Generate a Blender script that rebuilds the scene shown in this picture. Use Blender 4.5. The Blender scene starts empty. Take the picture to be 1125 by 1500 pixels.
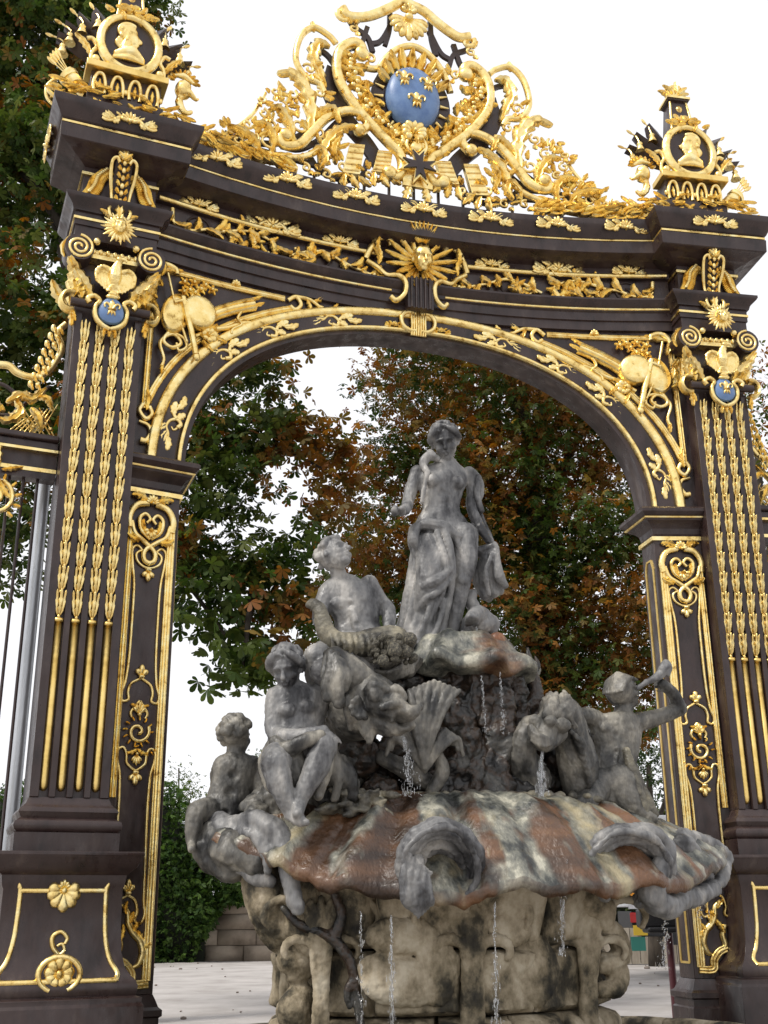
import bpy, math, random
import numpy as np
from mathutils import Vector, Matrix, noise
random.seed(7); np.random.seed(7)
SC=bpy.context.scene; COL=SC.collection
pi=math.pi; sin=math.sin; cos=math.cos; rad=math.radians
# ------------------------------------------------------------ camera, sky, sun, exposure
F=1647.; PIT=rad(19.56); ROLL=rad(.55); H=1.6
cam=bpy.data.cameras.new('camera'); camo=bpy.data.objects.new('camera',cam); COL.objects.link(camo)
cam.sensor_fit='VERTICAL'; cam.sensor_height=36; cam.sensor_width=27; cam.lens=F/1500*36
cam.clip_start=.1; cam.clip_end=1500
camo.matrix_world=Matrix.Translation((0,0,H))@Matrix.Rotation(pi/2+PIT,4,'X')@Matrix.Rotation(-ROLL,4,'Z')
SC.camera=camo
SUN_EL,SUN_AZ=rad(52),rad(236)          # azimuth: direction the light comes from, clockwise from +Y
w=bpy.data.worlds.new('World'); SC.world=w; w.use_nodes=True; nt=w.node_tree; nt.nodes.clear()
sky=nt.nodes.new('ShaderNodeTexSky'); sky.sky_type='NISHITA'; sky.sun_disc=False
sky.sun_elevation=SUN_EL; sky.sun_rotation=SUN_AZ; sky.air_density=1; sky.dust_density=3
hs=nt.nodes.new('ShaderNodeHueSaturation'); hs.inputs['Saturation'].default_value=.35
mx=nt.nodes.new('ShaderNodeMixRGB'); mx.inputs[0].default_value=.8; mx.inputs[2].default_value=(9.6,9.6,9.9,1)
bg=nt.nodes.new('ShaderNodeBackground'); bg.inputs[1].default_value=.112; wo=nt.nodes.new('ShaderNodeOutputWorld')
nt.links.new(sky.outputs[0],hs.inputs['Color']); nt.links.new(hs.outputs[0],mx.inputs[1]); nt.links.new(mx.outputs[0],bg.inputs[0]); nt.links.new(bg.outputs[0],wo.inputs[0])
sl=bpy.data.lights.new('sun','SUN'); sl.energy=2.2; sl.angle=rad(11); sl.color=(1,.95,.88); so=bpy.data.objects.new('sun',sl); COL.objects.link(so)
sd=Vector((sin(SUN_AZ)*cos(SUN_EL),cos(SUN_AZ)*cos(SUN_EL),sin(SUN_EL))); so.matrix_world=Matrix.Translation((0,0,30))@sd.to_track_quat('Z','Y').to_matrix().to_4x4()
vs=SC.view_settings; vs.view_transform='Standard'; vs.look='None'; vs.exposure=0.2; vs.gamma=1; vs.use_curve_mapping=False
# ------------------------------------------------------------ survey of the place: the gate stands on a shallow arc, the fountain on its axis
X0,Y0,T0,R=.622,14.51,rad(16.25),42.
cp,sp=cos(PIT),sin(PIT)
OUT=np.array([sin(T0),-cos(T0)]); TAN=np.array([cos(T0),sin(T0)]); P0=np.array([X0,Y0]); CC=P0+R*OUT
FC=P0+1.5*OUT-.3*TAN
def ray(px,py):
    X=px-562.5;Y=750-py;cr,sr=cos(ROLL),sin(ROLL)
    x=(cr*X+sr*Y)/F;y=(-sr*X+cr*Y)/F
    return np.array([x,cp-y*sp,sp+y*cp])
def sag(s): return .4*(1-(s/3.9)**2) if abs(s)<3.9 else 0.
def gp(s,z,d=0.):
    th=T0-s/R; r=R-d+sag(s)
    return (CC[0]-r*sin(th),CC[1]+r*cos(th),z)
def G(px,py,d=0.):
    v=ray(px,py);s=0
    for i in range(6):
        rr=R-d+sag(s);a=v[0]**2+v[1]**2;b=-2*(v[:2]@CC);c=CC@CC-rr**2
        p=v*((-b+math.sqrt(b*b-4*a*c))/(2*a));w_=p[:2]-CC
        s=(T0-math.atan2(-w_[0],w_[1]))*R
    return s,p[2]+H
def Fl(px,py,o=0.):       # point of the fountain: across u, height z, towards the square o
    v=ray(px,py);t=((FC+o*OUT)@OUT)/(v[:2]@OUT);p=v*t
    return (float((p[:2]-FC)@TAN),float(p[2]+H),o)
# ------------------------------------------------------------ materials
def mat(name,col,rough=.5,metal=0.,var=None,vscale=6.,bump=0.,bscale=40.,coat=0.,spec=.5,stretch=(1,1,1),detail=5.,lo=.32,hi=.68,rvar=0.):
    m=bpy.data.materials.new(name);m.use_nodes=True;n=m.node_tree.nodes;l=m.node_tree.links;p=n['Principled BSDF']
    p.inputs['Base Color'].default_value=(*col,1);p.inputs['Roughness'].default_value=rough;p.inputs['Metallic'].default_value=metal
    p.inputs['Coat Weight'].default_value=coat;p.inputs['Coat Roughness'].default_value=.15;p.inputs['Specular IOR Level'].default_value=spec
    tc=n.new('ShaderNodeTexCoord');mp=n.new('ShaderNodeMapping');mp.inputs['Scale'].default_value=stretch;l.new(tc.outputs['Object'],mp.inputs['Vector'])
    m['p']=1
    if var:
        t=n.new('ShaderNodeTexNoise');t.inputs['Scale'].default_value=vscale;t.inputs['Detail'].default_value=detail;t.inputs['Roughness'].default_value=.62;l.new(mp.outputs[0],t.inputs['Vector'])
        r=n.new('ShaderNodeValToRGB');e=r.color_ramp.elements
        st=[(.3,var[0])]+[(.3+.4*(i+1)/(len(var)),c) for i,c in enumerate(var[1:])]+[]
        e[0].position=lo;e[0].color=(*var[0],1);e[1].position=hi;e[1].color=(*var[-1],1)
        for i,c in enumerate(var[1:-1]): q=e.new(lo+(hi-lo)*(i+1)/(len(var)-1));q.color=(*c,1)
        l.new(t.outputs['Fac'],r.inputs[0]);l.new(r.outputs[0],p.inputs['Base Color'])
    if rvar:
        t=n.new('ShaderNodeTexNoise');t.inputs['Scale'].default_value=vscale*2.3;t.inputs['Detail'].default_value=8;l.new(mp.outputs[0],t.inputs['Vector'])
        r=n.new('ShaderNodeMapRange');r.inputs['From Min'].default_value=.35;r.inputs['From Max'].default_value=.65;r.inputs['To Min'].default_value=rough-rvar;r.inputs['To Max'].default_value=rough+rvar;l.new(t.outputs['Fac'],r.inputs['Value']);l.new(r.outputs[0],p.inputs['Roughness'])
    if bump:
        t=n.new('ShaderNodeTexNoise');t.inputs['Scale'].default_value=bscale;t.inputs['Detail'].default_value=4;l.new(mp.outputs[0],t.inputs['Vector'])
        b=n.new('ShaderNodeBump');b.inputs['Strength'].default_value=bump;b.inputs['Distance'].default_value=.02;l.new(t.outputs['Fac'],b.inputs['Height']);l.new(b.outputs[0],p.inputs['Normal'])
    return m
DARK=mat('dark brown paint',(.04,.026,.031),.36,var=[(.018,.010,.009),(.036,.021,.019),(.043,.026,.023),(.075,.052,.043)],vscale=3.2,bump=.22,bscale=12,spec=.5,detail=10.,lo=.36,hi=.70,rvar=.14,stretch=(1,1,.45))
GOLD=mat('gilding',(.95,.7,.26),.34,1,var=[(.36,.21,.05),(.92,.68,.25),(.98,.77,.33),(1.0,.87,.46)],vscale=7,bump=.22,bscale=30,detail=8.,lo=.30,hi=.66,rvar=.1)
RODG=mat('dull gilding',(.85,.6,.2),.38,1,var=[(.66,.44,.12),(.88,.63,.21),(.94,.7,.27)],vscale=4,bump=.15,bscale=20)
BLUE=mat('blue enamel',(.14,.25,.46),.4,0,var=[(.09,.17,.36),(.17,.28,.49)],vscale=5,bump=.1)
# ------------------------------------------------------------ mesh helpers. local coordinates: a across, b up, c out towards the viewer
def arcT(p): return gp(p[0],p[1],p[2])
def locT(p): return (p[0],-p[2],p[1])
class MB:
    def __init__(s,T=locT): s.v=[];s.f=[];s.T=T
    def add(s,vs,fs):
        o=len(s.v);s.v+=[tuple(p) for p in vs];s.f+=[tuple(i+o for i in f) for f in fs]
    def mesh(s,name,off=(0,0,0),smooth=True):
        me=bpy.data.meshes.new(name);vv=[s.T(p) for p in s.v]
        if off!=(0,0,0): vv=[(p[0]-off[0],p[1]-off[1],p[2]-off[2]) for p in vv]
        me.from_pydata(vv,[],s.f)
        if smooth: me.shade_smooth() if hasattr(me,'shade_smooth') else me.polygons.foreach_set('use_smooth',[True]*len(me.polygons))
        return me
def link(o,parent=None):
    COL.objects.link(o)
    if parent is not None: o.parent=parent
    return o
def tag(o,label=None,cat=None,group=None,kind=None):
    if label:o['label']=label
    if cat:o['category']=cat
    if group:o['group']=group
    if kind:o['kind']=kind
    return o
def thing(name,label,cat,M=Matrix(),group=None):
    o=bpy.data.objects.new(name,None);o.empty_display_size=.2;link(o);o.matrix_world=M;return tag(o,label,cat,group)
def sharp(me,ang=40):
    try: me.set_sharp_from_angle(angle=rad(ang))
    except Exception: pass
def part(name,mb,m,parent=None,smooth=True,bevel=0,ang=40):
    if m in(GOLD,RODG) and ang==40: ang=70
    off=(0,0,0)
    if mb.T is arcT:
        q=parent
        while q.parent: q=q.parent
        off=tuple(q['org'])
    me=mb.mesh(name,off,smooth);me.materials.append(m)
    if smooth: sharp(me,ang)
    o=link(bpy.data.objects.new(name,me),parent)
    if bevel:
        b=o.modifiers.new('bevel','BEVEL');b.width=bevel;b.segments=2;b.limit_method='ANGLE'
    return o
def inst(name,me,parent,loc,rz=0,sc=(1,1,1),ry=0):      # local a,b,c placement of a shared mesh, turned ry in the a-b plane
    o=link(bpy.data.objects.new(name,me),parent)
    o.matrix_basis=Matrix.Translation(locT(loc))@Matrix.Rotation(rz,4,'Z')@Matrix.Rotation(-ry,4,'Y')@Matrix.Diagonal((sc[0],sc[2],sc[1],1))
    return o
def copy_tree(o,parent=None):
    c=o.copy();COL.objects.link(c)
    if parent: c.parent=parent;c.matrix_basis=o.matrix_basis.copy();c.matrix_parent_inverse=o.matrix_parent_inverse.copy()
    for ch in o.children: copy_tree(ch,c)
    return c
def rings(mb,rs,caps=True,closed=False):
    n=len(rs[0]);vs=[p for r in rs for p in r];fs=[]
    m=len(rs)
    for i in range(m if closed else m-1):
        j=(i+1)%m
        for k in range(n):
            fs.append((i*n+k,i*n+(k+1)%n,j*n+(k+1)%n,j*n+k))
    if caps and not closed: fs.append(tuple(range(n-1,-1,-1)));fs.append(tuple((m-1)*n+k for k in range(n)))
    mb.add(vs,fs)
def box(mb,a0,a1,b0,b1,c0,c1,na=1):
    rs=[]
    for i in range(na+1):
        a=a0+(a1-a0)*i/na;rs.append([(a,b0,c0),(a,b0,c1),(a,b1,c1),(a,b1,c0)])
    rings(mb,rs)
def prof(mb,a0,a1,P,na=1):          # P closed polygon of (c,b)
    rings(mb,[[(a0+(a1-a0)*i/na,b,c) for c,b in P] for i in range(na+1)])
def stack(mb,P,hw,cf,cb=-.5,sides=1,ac=0):  # rectangle lofted up, P=(b,e) e grows three sides
    rings(mb,[[(ac-hw-e*sides,b,cb),(ac-hw-e*sides,b,cf+e),(ac+hw+e*sides,b,cf+e),(ac+hw+e*sides,b,cb)][::-1] for b,e in P])
def CR(P,n=8,closed=False):
    P=[np.array(p,float) for p in P]
    if len(P)<3: 
        return [tuple(P[0]+(P[-1]-P[0])*i/n) for i in range(n+1)]
    Q=[2*P[0]-P[1]]+P+[2*P[-1]-P[-2]];o=[]
    for i in range(1,len(Q)-2):
        for k in range(n):
            t=k/n;a,b,c,d=Q[i-1],Q[i],Q[i+1],Q[i+2]
            o.append(tuple(.5*(2*b+(c-a)*t+(2*a-5*b+4*c-d)*t*t+(3*b-a-3*c+d)*t**3)))
    o.append(tuple(P[-1]));return o
def frame2(path):
    o=[]
    for i in range(len(path)):
        a=path[max(i-1,0)];b=path[min(i+1,len(path)-1)];t=np.array([b[0]-a[0],b[1]-a[1]]);L=np.hypot(*t) or 1;t=t/L;o.append((t[0],t[1],-t[1],t[0]))
    return o
def sweep(mb,path,P,sc=None,cc=None,closed=False):
    fr=frame2(path);rs=[];n=len(path)
    for i,(p,f) in enumerate(zip(path,fr)):
        k=sc(i/(n-1)) if sc else 1;c0=cc(i/(n-1)) if cc else 0
        c3=p[2] if len(p)>2 else 0
        rs.append([(p[0]+f[2]*l*k,p[1]+f[3]*l*k,c*k+c0+c3) for l,c in P])
    rings(mb,rs,closed=closed)
def HR(w,h,c0=0): return [(w,c0),(w*.92,c0+h*.42),(w*.6,c0+h*.82),(0,c0+h),(-w*.6,c0+h*.82),(-w*.92,c0+h*.42),(-w,c0)]
def REED(w,h,c0=0): return [(w,c0),(w,c0+h*.8),(w*.7,c0+h),(w*.4,c0+h*.7),(w*.2,c0+h),(-w*.2,c0+h),(-w*.4,c0+h*.7),(-w*.7,c0+h),(-w,c0+h*.8),(-w,c0)]
def tube(mb,pts,rr,n=8,sx=1.):
    pts=[np.array(p,float) for p in pts];m=len(pts)
    if not hasattr(rr,'__len__'): rr=[rr]*m
    if len(rr)!=m: rr=np.interp(np.linspace(0,1,m),np.linspace(0,1,len(rr)),rr)
    up=None;rs=[]
    for i in range(m):
        t=pts[min(i+1,m-1)]-pts[max(i-1,0)];t=t/(np.linalg.norm(t)+1e-9)
        if up is None:
            up=np.array([0,0,1.]) if abs(t[2])<.9 else np.array([1.,0,0])
        u=up-t*(up@t);u/=np.linalg.norm(u)+1e-9;v=np.cross(t,u);up=u
        rs.append([tuple(pts[i]+rr[i]*(u*cos(2*pi*k/n)*sx+v*sin(2*pi*k/n))) for k in range(n)])
    rings(mb,rs)
def ball(mb,c,r,nu=10,nv=6,Rm=None):
    if not hasattr(r,'__len__'): r=(r,r,r)
    vs=[(0,0,1)];
    for i in range(1,nv):
        for k in range(nu): vs.append((sin(pi*i/nv)*cos(2*pi*k/nu),sin(pi*i/nv)*sin(2*pi*k/nu),cos(pi*i/nv)))
    vs.append((0,0,-1));fs=[(0,1+k,1+(k+1)%nu) for k in range(nu)]
    for i in range(nv-2):
        for k in range(nu): o=1+i*nu;fs.append((o+k,o+nu+k,o+nu+(k+1)%nu,o+(k+1)%nu))
    o=1+(nv-2)*nu;e=len(vs)-1;fs+=[(e,o+(k+1)%nu,o+k) for k in range(nu)]
    A=np.array(vs)*np.array(r)
    if Rm is not None: A=A@np.array(Rm).T
    mb.add(A+np.array(c),fs)
def spiral(ca,cb,r0,r1,a0,turns,n=24):
    return [(ca+(r0+(r1-r0)*i/n)*cos(a0+2*pi*turns*i/n),cb+(r0+(r1-r0)*i/n)*sin(a0+2*pi*turns*i/n)) for i in range(n+1)]
# gilded ornament: a lobed acanthus band along a path, a single leaf, a fan, a curl
def acan(mb,path,W,h=.03,c0=0,lobes=5,amp=.45,taper=True,cc=None,bt=0.):
    n=len(path);fr=frame2(path);rs=[]
    for i,(p,f) in enumerate(zip(path,fr)):
        t=i/(n-1);e=(sin(pi*min(1,t*.92+.06))**.6 if taper else 1);fl=(t*lobes)%1
        w=W*e*(1-amp*(1-fl)**1.3) if amp else W*e
        k=h*(.35+.65*e);z=c0+(cc(t) if cc else 0)+(p[2] if len(p)>2 else 0);sh=.25*W*amp*fl
        q=lambda l,c:(p[0]+f[2]*l+f[0]*(sh if abs(l)>w*.9 else 0),p[1]+f[3]*l+f[1]*(sh if abs(l)>w*.9 else 0),z+c)
        rs.append([q(w,-bt),q(w,.25*k),q(w*.5,k),q(0,.45*k),q(-w*.5,k),q(-w,.25*k),q(-w,-bt)])
    rings(mb,rs)
def leaf(mb,a,b,ang,L,W,curl=0.,c0=0,h=.03,lobes=4,n=12,lift=0.,amp=.45):
    p=[(a,b)];x,y=a,b
    for i in range(n):
        t=ang+curl*(i/n)**1.3;x+=cos(t)*L/n;y+=sin(t)*L/n;p.append((x,y))
    acan(mb,p,W,h,c0,lobes,amp,cc=(lambda t:lift*t*t) if lift else None);return x,y
def fan(mb,a,b,ang,Rr,spread,n,c0=0,h=.03,w=None):
    for i in range(n):
        t=ang+spread*(i/(n-1)-.5);k=1-.25*abs(i/(n-1)-.5)*2;w_=w or Rr*spread/n*.55
        P=[(a+cos(t)*Rr*k*q,b+sin(t)*Rr*k*q) for q in (.15,.4,.65,.85,1)]
        fr=[.35,.7,1,.85,.3]
        sweep(mb,P,HR(w_,h,0),sc=lambda u:np.interp(u,[0,.25,.5,.75,1],fr),cc=lambda u:c0)
    ball(mb,(a,b,c0+h*.4),(Rr*.16,Rr*.16,h))
def curl(mb,path,r0,r1,c0=0,k=1.):
    sweep(mb,path,HR(1,1*k,0),sc=lambda t:r0+(r1-r0)*t,cc=lambda t:c0)
def wisp(mb,a,b,ang,L,flip=1,c0=0,h=.025):   # S scroll of little leaves
    ca,sa=cos(ang),sin(ang);X=lambda u,v:(a+(u*ca-v*flip*sa)*L,b+(u*sa+v*flip*ca)*L)
    curl(mb,CR([X(*p) for p in [(-.10,-.10),(-.02,-.13),(.03,-.05),(-.03,.04),(-.14,.06),(-.26,-.01),(-.42,.02)]],5),.038*L,.014*L,c0,1.2)
    curl(mb,CR([X(*p) for p in [(-.10,-.10),(-.15,-.06),(-.11,-.01)]],5),.022*L,.012*L,c0,1.2)
    curl(mb,CR([X(*p) for p in [(.03,-.05),(.12,.02),(.26,-.04),(.40,-.07)]],5),.036*L,.014*L,c0,1.2)
    for u,v,t,l,cu in [(-.2,.02,.62*pi*1.4,.2,.9),(-.28,0,pi*1.15,.22,-.7),(.08,.0,.45,.22,-.9),(.2,-.02,-.5,.24,.9),(.02,-.06,-.3,.16,-.8),(-.1,.05,2.2,.16,.9)]:
        x,y=X(u,v);leaf(mb,x,y,ang+t*flip,l*1.1*L,.075*L,cu*flip,c0,h,3,9,amp=.38)
def crestlet(mb,a,b,ang,L,c0=0,h=.03,ring=False):   # small shell between two leafy wings
    ca,sa=cos(ang),sin(ang);X=lambda u,v:(a+(u*ca-v*sa)*L,b+(u*sa+v*ca)*L)
    fan(mb,*X(0,-.03),ang+pi/2,.25*L,2.6,7,c0,h*1.5,w=.04*L)
    for s in (1,-1):
        curl(mb,CR([X(s*u,v) for u,v in [(.03,.0),(.12,.06),(.2,.02),(.3,-.06),(.42,-.09),(.5,-.06)]],5),.052*L,.026*L,c0,1.0)
        for u,v,t,l,cu in [(.14,.05,.9,.17,-1.2),(.26,-.02,.35,.2,.8),(.36,-.07,.9,.14,-1.3),(.2,.0,-1.1,.12,.9)]:
            x,y=X(s*u,v);t_=ang+(t if s>0 else pi-t);leaf(mb,x,y,t_,l*1.25*L,.075*L,cu*s,c0,h*1.2,3,9,amp=.35)
    if ring: sweep(mb,[X(.13*cos(k*pi/8),.0+.13*sin(k*pi/8)) for k in range(17)],HR(.014,.02,c0+.01))
# ------------------------------------------------------------ clay: overlapping forms fused to one skin, then tooled
class Clay:
    def __init__(s): s.m=MB();s.br=[]
    def ball(s,c,r,Rm=None): ball(s.m,c,r,14,9,Rm)
    def limb(s,pts,rr,n=12,sx=1.,k=4):
        P=CR([tuple(p) for p in pts],k) if len(pts)>2 else [tuple(p) for p in pts]
        m=len(P);r=np.interp(np.linspace(0,1,m),np.linspace(0,1,len(rr)),rr)
        tube(s.m,P,list(r),n,sx)
        s.ball(P[0],r[0]);s.ball(P[-1],r[-1])
    def loft(s,secs,n=32,folds=0,k=7,tw=0.,ph=0.,z=0):   # secs: (a,b,c,ra,rc,fold)
        S=CR(secs,5);rs=[]
        for i,q in enumerate(S):
            a,b,c,ra,rc,fo=q;r=[]
            for j in range(n):
                t=2*pi*j/n;f=1+fo*(sin(k*t+ph+tw*b)+.5*sin((2*k-3)*t+1.3+tw*1.7*b))
                r.append((a+ra*f*cos(t),b,c+rc*f*sin(t)))
            rs.append(r)
        rings(s.m,rs)
    def dent(s,p,r,v): s.br.append((np.array(p,float),r,np.array(v,float)))
    def build(s,name,m,parent,voxel=.015,smooth=4,noi=None,T=locT,fac=.5):
        s.m.T=locT;me=s.m.mesh(name);o=bpy.data.objects.new(name,me);COL.objects.link(o)
        r=o.modifiers.new('r','REMESH');r.mode='VOXEL';r.voxel_size=voxel;r.use_smooth_shade=True
        if smooth: q=o.modifiers.new('s','SMOOTH');q.factor=fac;q.iterations=smooth
        dg=bpy.context.evaluated_depsgraph_get();me2=bpy.data.meshes.new_from_object(o.evaluated_get(dg))
        bpy.data.objects.remove(o);bpy.data.meshes.remove(me);me2.name=name
        nv=len(me2.vertices);co=np.empty(nv*3,np.float32);me2.vertices.foreach_get('co',co);co=co.reshape(-1,3).astype(float)
        for p,r_,v in s.br:
            p=np.array(locT(p));v=np.array(locT(v));d=np.linalg.norm(co-p,axis=1);w_=np.clip(1-(d/r_)**2,0,1)**2;co+=w_[:,None]*v
        if noi:
            no=np.empty(nv*3,np.float32);me2.vertices.foreach_get('normal',no);no=no.reshape(-1,3)
            for amp,fr in noi: co+=no*(np.array([noise.noise(Vector(p*fr)) for p in co])*amp)[:,None]
        me2.vertices.foreach_set('co',co.astype(np.float32).ravel());me2.update()
        me2.materials.clear();me2.materials.append(m);me2.polygons.foreach_set('use_smooth',[True]*len(me2.polygons))
        if parent=='mesh': return me2
        ob=link(bpy.data.objects.new(name,me2),parent);return ob
def rotm(yaw=0,pitch=0,roll=0):
    # axes a,b,c ; yaw turns face (c) towards +a, pitch lifts it towards +b, roll tips head towards +a
    y,p,r=yaw,pitch,roll
    Y=np.array([[cos(y),0,sin(y)],[0,1,0],[-sin(y),0,cos(y)]])
    Pm=np.array([[1,0,0],[0,cos(p),sin(p)],[0,-sin(p),cos(p)]])
    Rr=np.array([[cos(r),sin(r),0],[-sin(r),cos(r),0],[0,0,1]])
    return Y@Rr@Pm
def head(cl,c,h,yaw=0,pitch=0,roll=0,hair='curls',seed=1,bust=False):
    M=rotm(yaw,pitch,roll);c=np.array(c,float);X=lambda a,b,d:c+M@(np.array([a,b,d])*h)
    B=lambda p,r:cl.ball(X(*p),(r[0]*h,r[1]*h,r[2]*h),M)
    B((0,.1,-.04),(.34,.38,.42));B((0,-.12,.1),(.27,.33,.28));B((0,-.36,.24),(.13,.1,.12))
    B((0,.1,.33),(.24,.07,.08));B((.15,-.1,.24),(.12,.12,.12));B((-.15,-.1,.24),(.12,.12,.12))
    cl.limb([X(0,.08,.37),X(0,-.03,.43),X(0,-.11,.47)],[.035*h,.045*h,.06*h])
    B((0,-.21,.37),(.1,.035,.06));B((0,-.27,.36),(.085,.035,.06))
    for s in(1,-1):
        B((s*.34,-.03,-.02),(.04,.1,.07));B((s*.13,.02,.335),(.065,.04,.05))
        cl.dent(X(s*.13,.0,.40),.13*h,-M@np.array([0,0,.07*h]))
        cl.dent(X(s*.13,.06,.42),.05*h,-M@np.array([0,0,.03*h]))
    cl.dent(X(0,-.24,.44),.075*h,-M@np.array([0,0,.05*h]))
    rnd=random.Random(seed)
    if hair=='cap':
        B((0,.18,-.1),(.36,.31,.43));hair=None
        for k in range(9): cl.limb([X(-.3+.075*k,.38-.3*abs(k-4)/4*.6,.3),X(-.32+.08*k,.56-.3*abs(k-4)/4*.5,-.05),X(-.28+.07*k,.25,-.5)],[.04*h,.062*h,.04*h],8)
    if hair:
        for i in range(70):
            th=rnd.uniform(0,2*pi);ph=rnd.uniform(-.5,1.5)
            d=np.array([cos(th)*cos(ph),sin(ph),sin(th)*cos(ph)])
            if d[2]>.25 and d[1]<.62: continue
            p=np.array([0,.1,-.05])+d*np.array([.37,.40,.44])
            if hair=='curls': cl.ball(X(*p),(.1*h*rnd.uniform(.7,1.2),)*3)
            else:
                t=np.cross(d,[0,1,.3]);t/=np.linalg.norm(t)+.01
                cl.limb([X(*(p-t*.14)),X(*(p*1.04+np.array([0,.03,0]))),X(*(p+t*.14))],[.03*h,.06*h,.03*h],8)
        if hair=='bun':
            B((0,.2,-.5),(.2,.2,.2));
            for s in(1,-1): cl.limb([X(s*.05,.46,.2),X(s*.25,.33,.28),X(s*.37,.1,.1),X(s*.3,-.02,-.25)],[.05*h,.09*h,.09*h,.06*h])
        if hair=='long':
            for s in(1,-1):
                for q in range(3): cl.limb([X(s*.3,.2,.05-.1*q),X(s*.4,-.1,0-.12*q),X(s*.36,-.45,-.05-.1*q)],[.08*h,.09*h,.04*h])
    return X
def hand(cl,p,d,nrm,s,curl=.6,fist=False):
    p=np.array(p,float);d=np.array(d,float);d/=np.linalg.norm(d);nrm=np.array(nrm,float);nrm-=d*(nrm@d);nrm/=np.linalg.norm(nrm);sd=np.cross(d,nrm)
    M=np.stack([sd,d,nrm],1);cl.ball(p+d*s*.25,(.21*s,.3*s,.1*s),M)
    for i,(o,l) in enumerate([(-.16,.40),(-.055,.47),(.05,.44),(.15,.34)]):
        q=p+d*s*.45+sd*o*s;pts=[q];ang=0
        for k in range(3):
            ang+=curl*(1.3 if fist else .6);q=q+(d*cos(ang)-nrm*sin(ang))*l*s*(.42,.33,.25)[k];pts.append(q)
        cl.limb(pts,[.058*s,.055*s,.045*s,.035*s],8,1,3)
    q=p+d*s*.12-sd*.18*s;cl.limb([q,q+(d*.6-sd*.6-nrm*.25)*s*.28,q+(d*1.1-sd*.45-nrm*.5)*s*.42],[.075*s,.062*s,.045*s],8,1,3)
# ============================================================ THE GATE
def pierM(s): return Matrix.Translation(gp(s,0,0))@Matrix.Rotation(T0-s/R,4,'Z')
def insta(name,me,parent,s,z,c=0,sc=(1,1,1),ry=0):   # place on the arc, relative to an arc-built thing
    o=link(bpy.data.objects.new(name,me),parent);q=parent
    while q.parent:q=q.parent
    p=Vector(gp(s,z,c))-Vector(q['org'])
    o.matrix_basis=Matrix.Translation(p)@Matrix.Rotation(T0-s/R,4,'Z')@Matrix.Rotation(-ry,4,'Y')@Matrix.Diagonal((sc[0],sc[2],sc[1],1));return o
def fleur(mb,a,b,L,c0,h):
    sweep(mb,[(a,b-.1*L),(a,b+.1*L),(a,b+.3*L),(a,b+.5*L)],HR(.15*L,h,0),sc=lambda t:np.interp(t,[0,.35,.7,1],[.5,.8,1,.15]),cc=lambda t:c0)
    for s in(1,-1): curl(mb,CR([(a+s*u*L,b+v*L) for u,v in [(.06,-.05),(.14,.15),(.28,.26),(.4,.16),(.36,.0)]],4),.075*L,.05*L,c0,h/(.07*L))
    sweep(mb,[(a-.22*L,b-.08*L),(a+.22*L,b-.08*L)],HR(.06*L,h*1.2,c0))
    for s in(-1,0,1): sweep(mb,[(a+s*.04*L,b-.12*L),(a+s*.14*L,b-.26*L),(a+s*.2*L,b-.42*L)],HR(.07*L,h,0),sc=lambda t:np.interp(t,[0,.5,1],[.6,1,.2]),cc=lambda t:c0)
# --- pier (built once in local coordinates, copied to the other side)
PL=thing('gate_pier','','gate pier',pierM(-4.49),'piers of the gilded gate')
m=MB();stack(m,[(0,.44),(.70,.44),(.73,.42),(.78,.42),(.80,.36),(.84,.375),(.89,.38),(.94,.36),(.99,.31),(1.08,.25),(1.22,.215),(1.5,.195),(1.86,.19),(1.89,.205),(1.95,.215),(2.0,.22),(2.02,.25),(2.08,.31),(2.14,.345),(2.175,.36),(2.20,.375),(2.235,.37),(2.24,.14)],.43,.25);ped=part('pedestal',m,DARK,PL,bevel=.004)
m=MB();stack(m,[(2.242,.13),(2.44,.13),(2.45,.11),(2.47,.135),(2.51,.15),(2.55,.14),(2.58,.10),(2.60,.075),(2.63,.09),(2.66,.105),(2.69,.095),(2.72,.06),(2.75,.03),(2.80,.01),(2.82,.0)],.43,.25);part('base_moulding',m,DARK,PL)
m=MB();box(m,-.43,.43,2.822,9.86,-.5,.19);part('shaft',m,DARK,PL)
for x in(-.38,-.19,0,.19,.38):
    m=MB();w_=.05 if abs(x)>.3 else .036;box(m,x-w_,x+w_,2.822,8.86,.192,.262);part('flute_rib',m,DARK,PL,bevel=.006)
FX=(-.285,-.095,.095,.285)
rod=MB();P=[(0,2.89),(0,2.90),(0,2.93),(0,2.98),(0,4.80)];sweep(rod,P,[(.052,0),(.048,.03),(.03,.052),(0,.062),(-.03,.052),(-.048,.03),(-.052,0)],sc=lambda t:np.interp(t,[0,.25,.5,.75,1],[.2,.6,.9,1,1]))
tube(rod,[(0,4.80,.03),(0,4.84,.03)],.062,10);rod=rod.mesh('flute_rod');rod.materials.append(RODG)
hk=MB()
def petal(mb,pts,w,h,lob=3): acan(mb,CR(pts,4),w,h,0,lob,.5,taper=True,bt=.004)
petal(hk,[(0,-.15,.03),(.0,-.04,.085),(.0,.06,.10),(-.005,.16,.14)],.042,.035)
petal(hk,[(.01,-.15,.02),(.05,-.05,.05),(.055,.05,.065),(.066,.15,.11)],.038,.028)
petal(hk,[(-.01,-.15,.02),(-.05,-.05,.05),(-.055,.05,.065),(-.066,.15,.11)],.038,.028)
ball(hk,(0,-.155,.045),(.034,.03,.034),8,5);ball(hk,(0,-.10,.045),(.026,.04,.03),8,5)
tube(hk,[(0,-.17,.02),(0,.15,.02)],.016,5)
hkm=hk.mesh('acanthus_husk');hkm.materials.append(GOLD)
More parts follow.
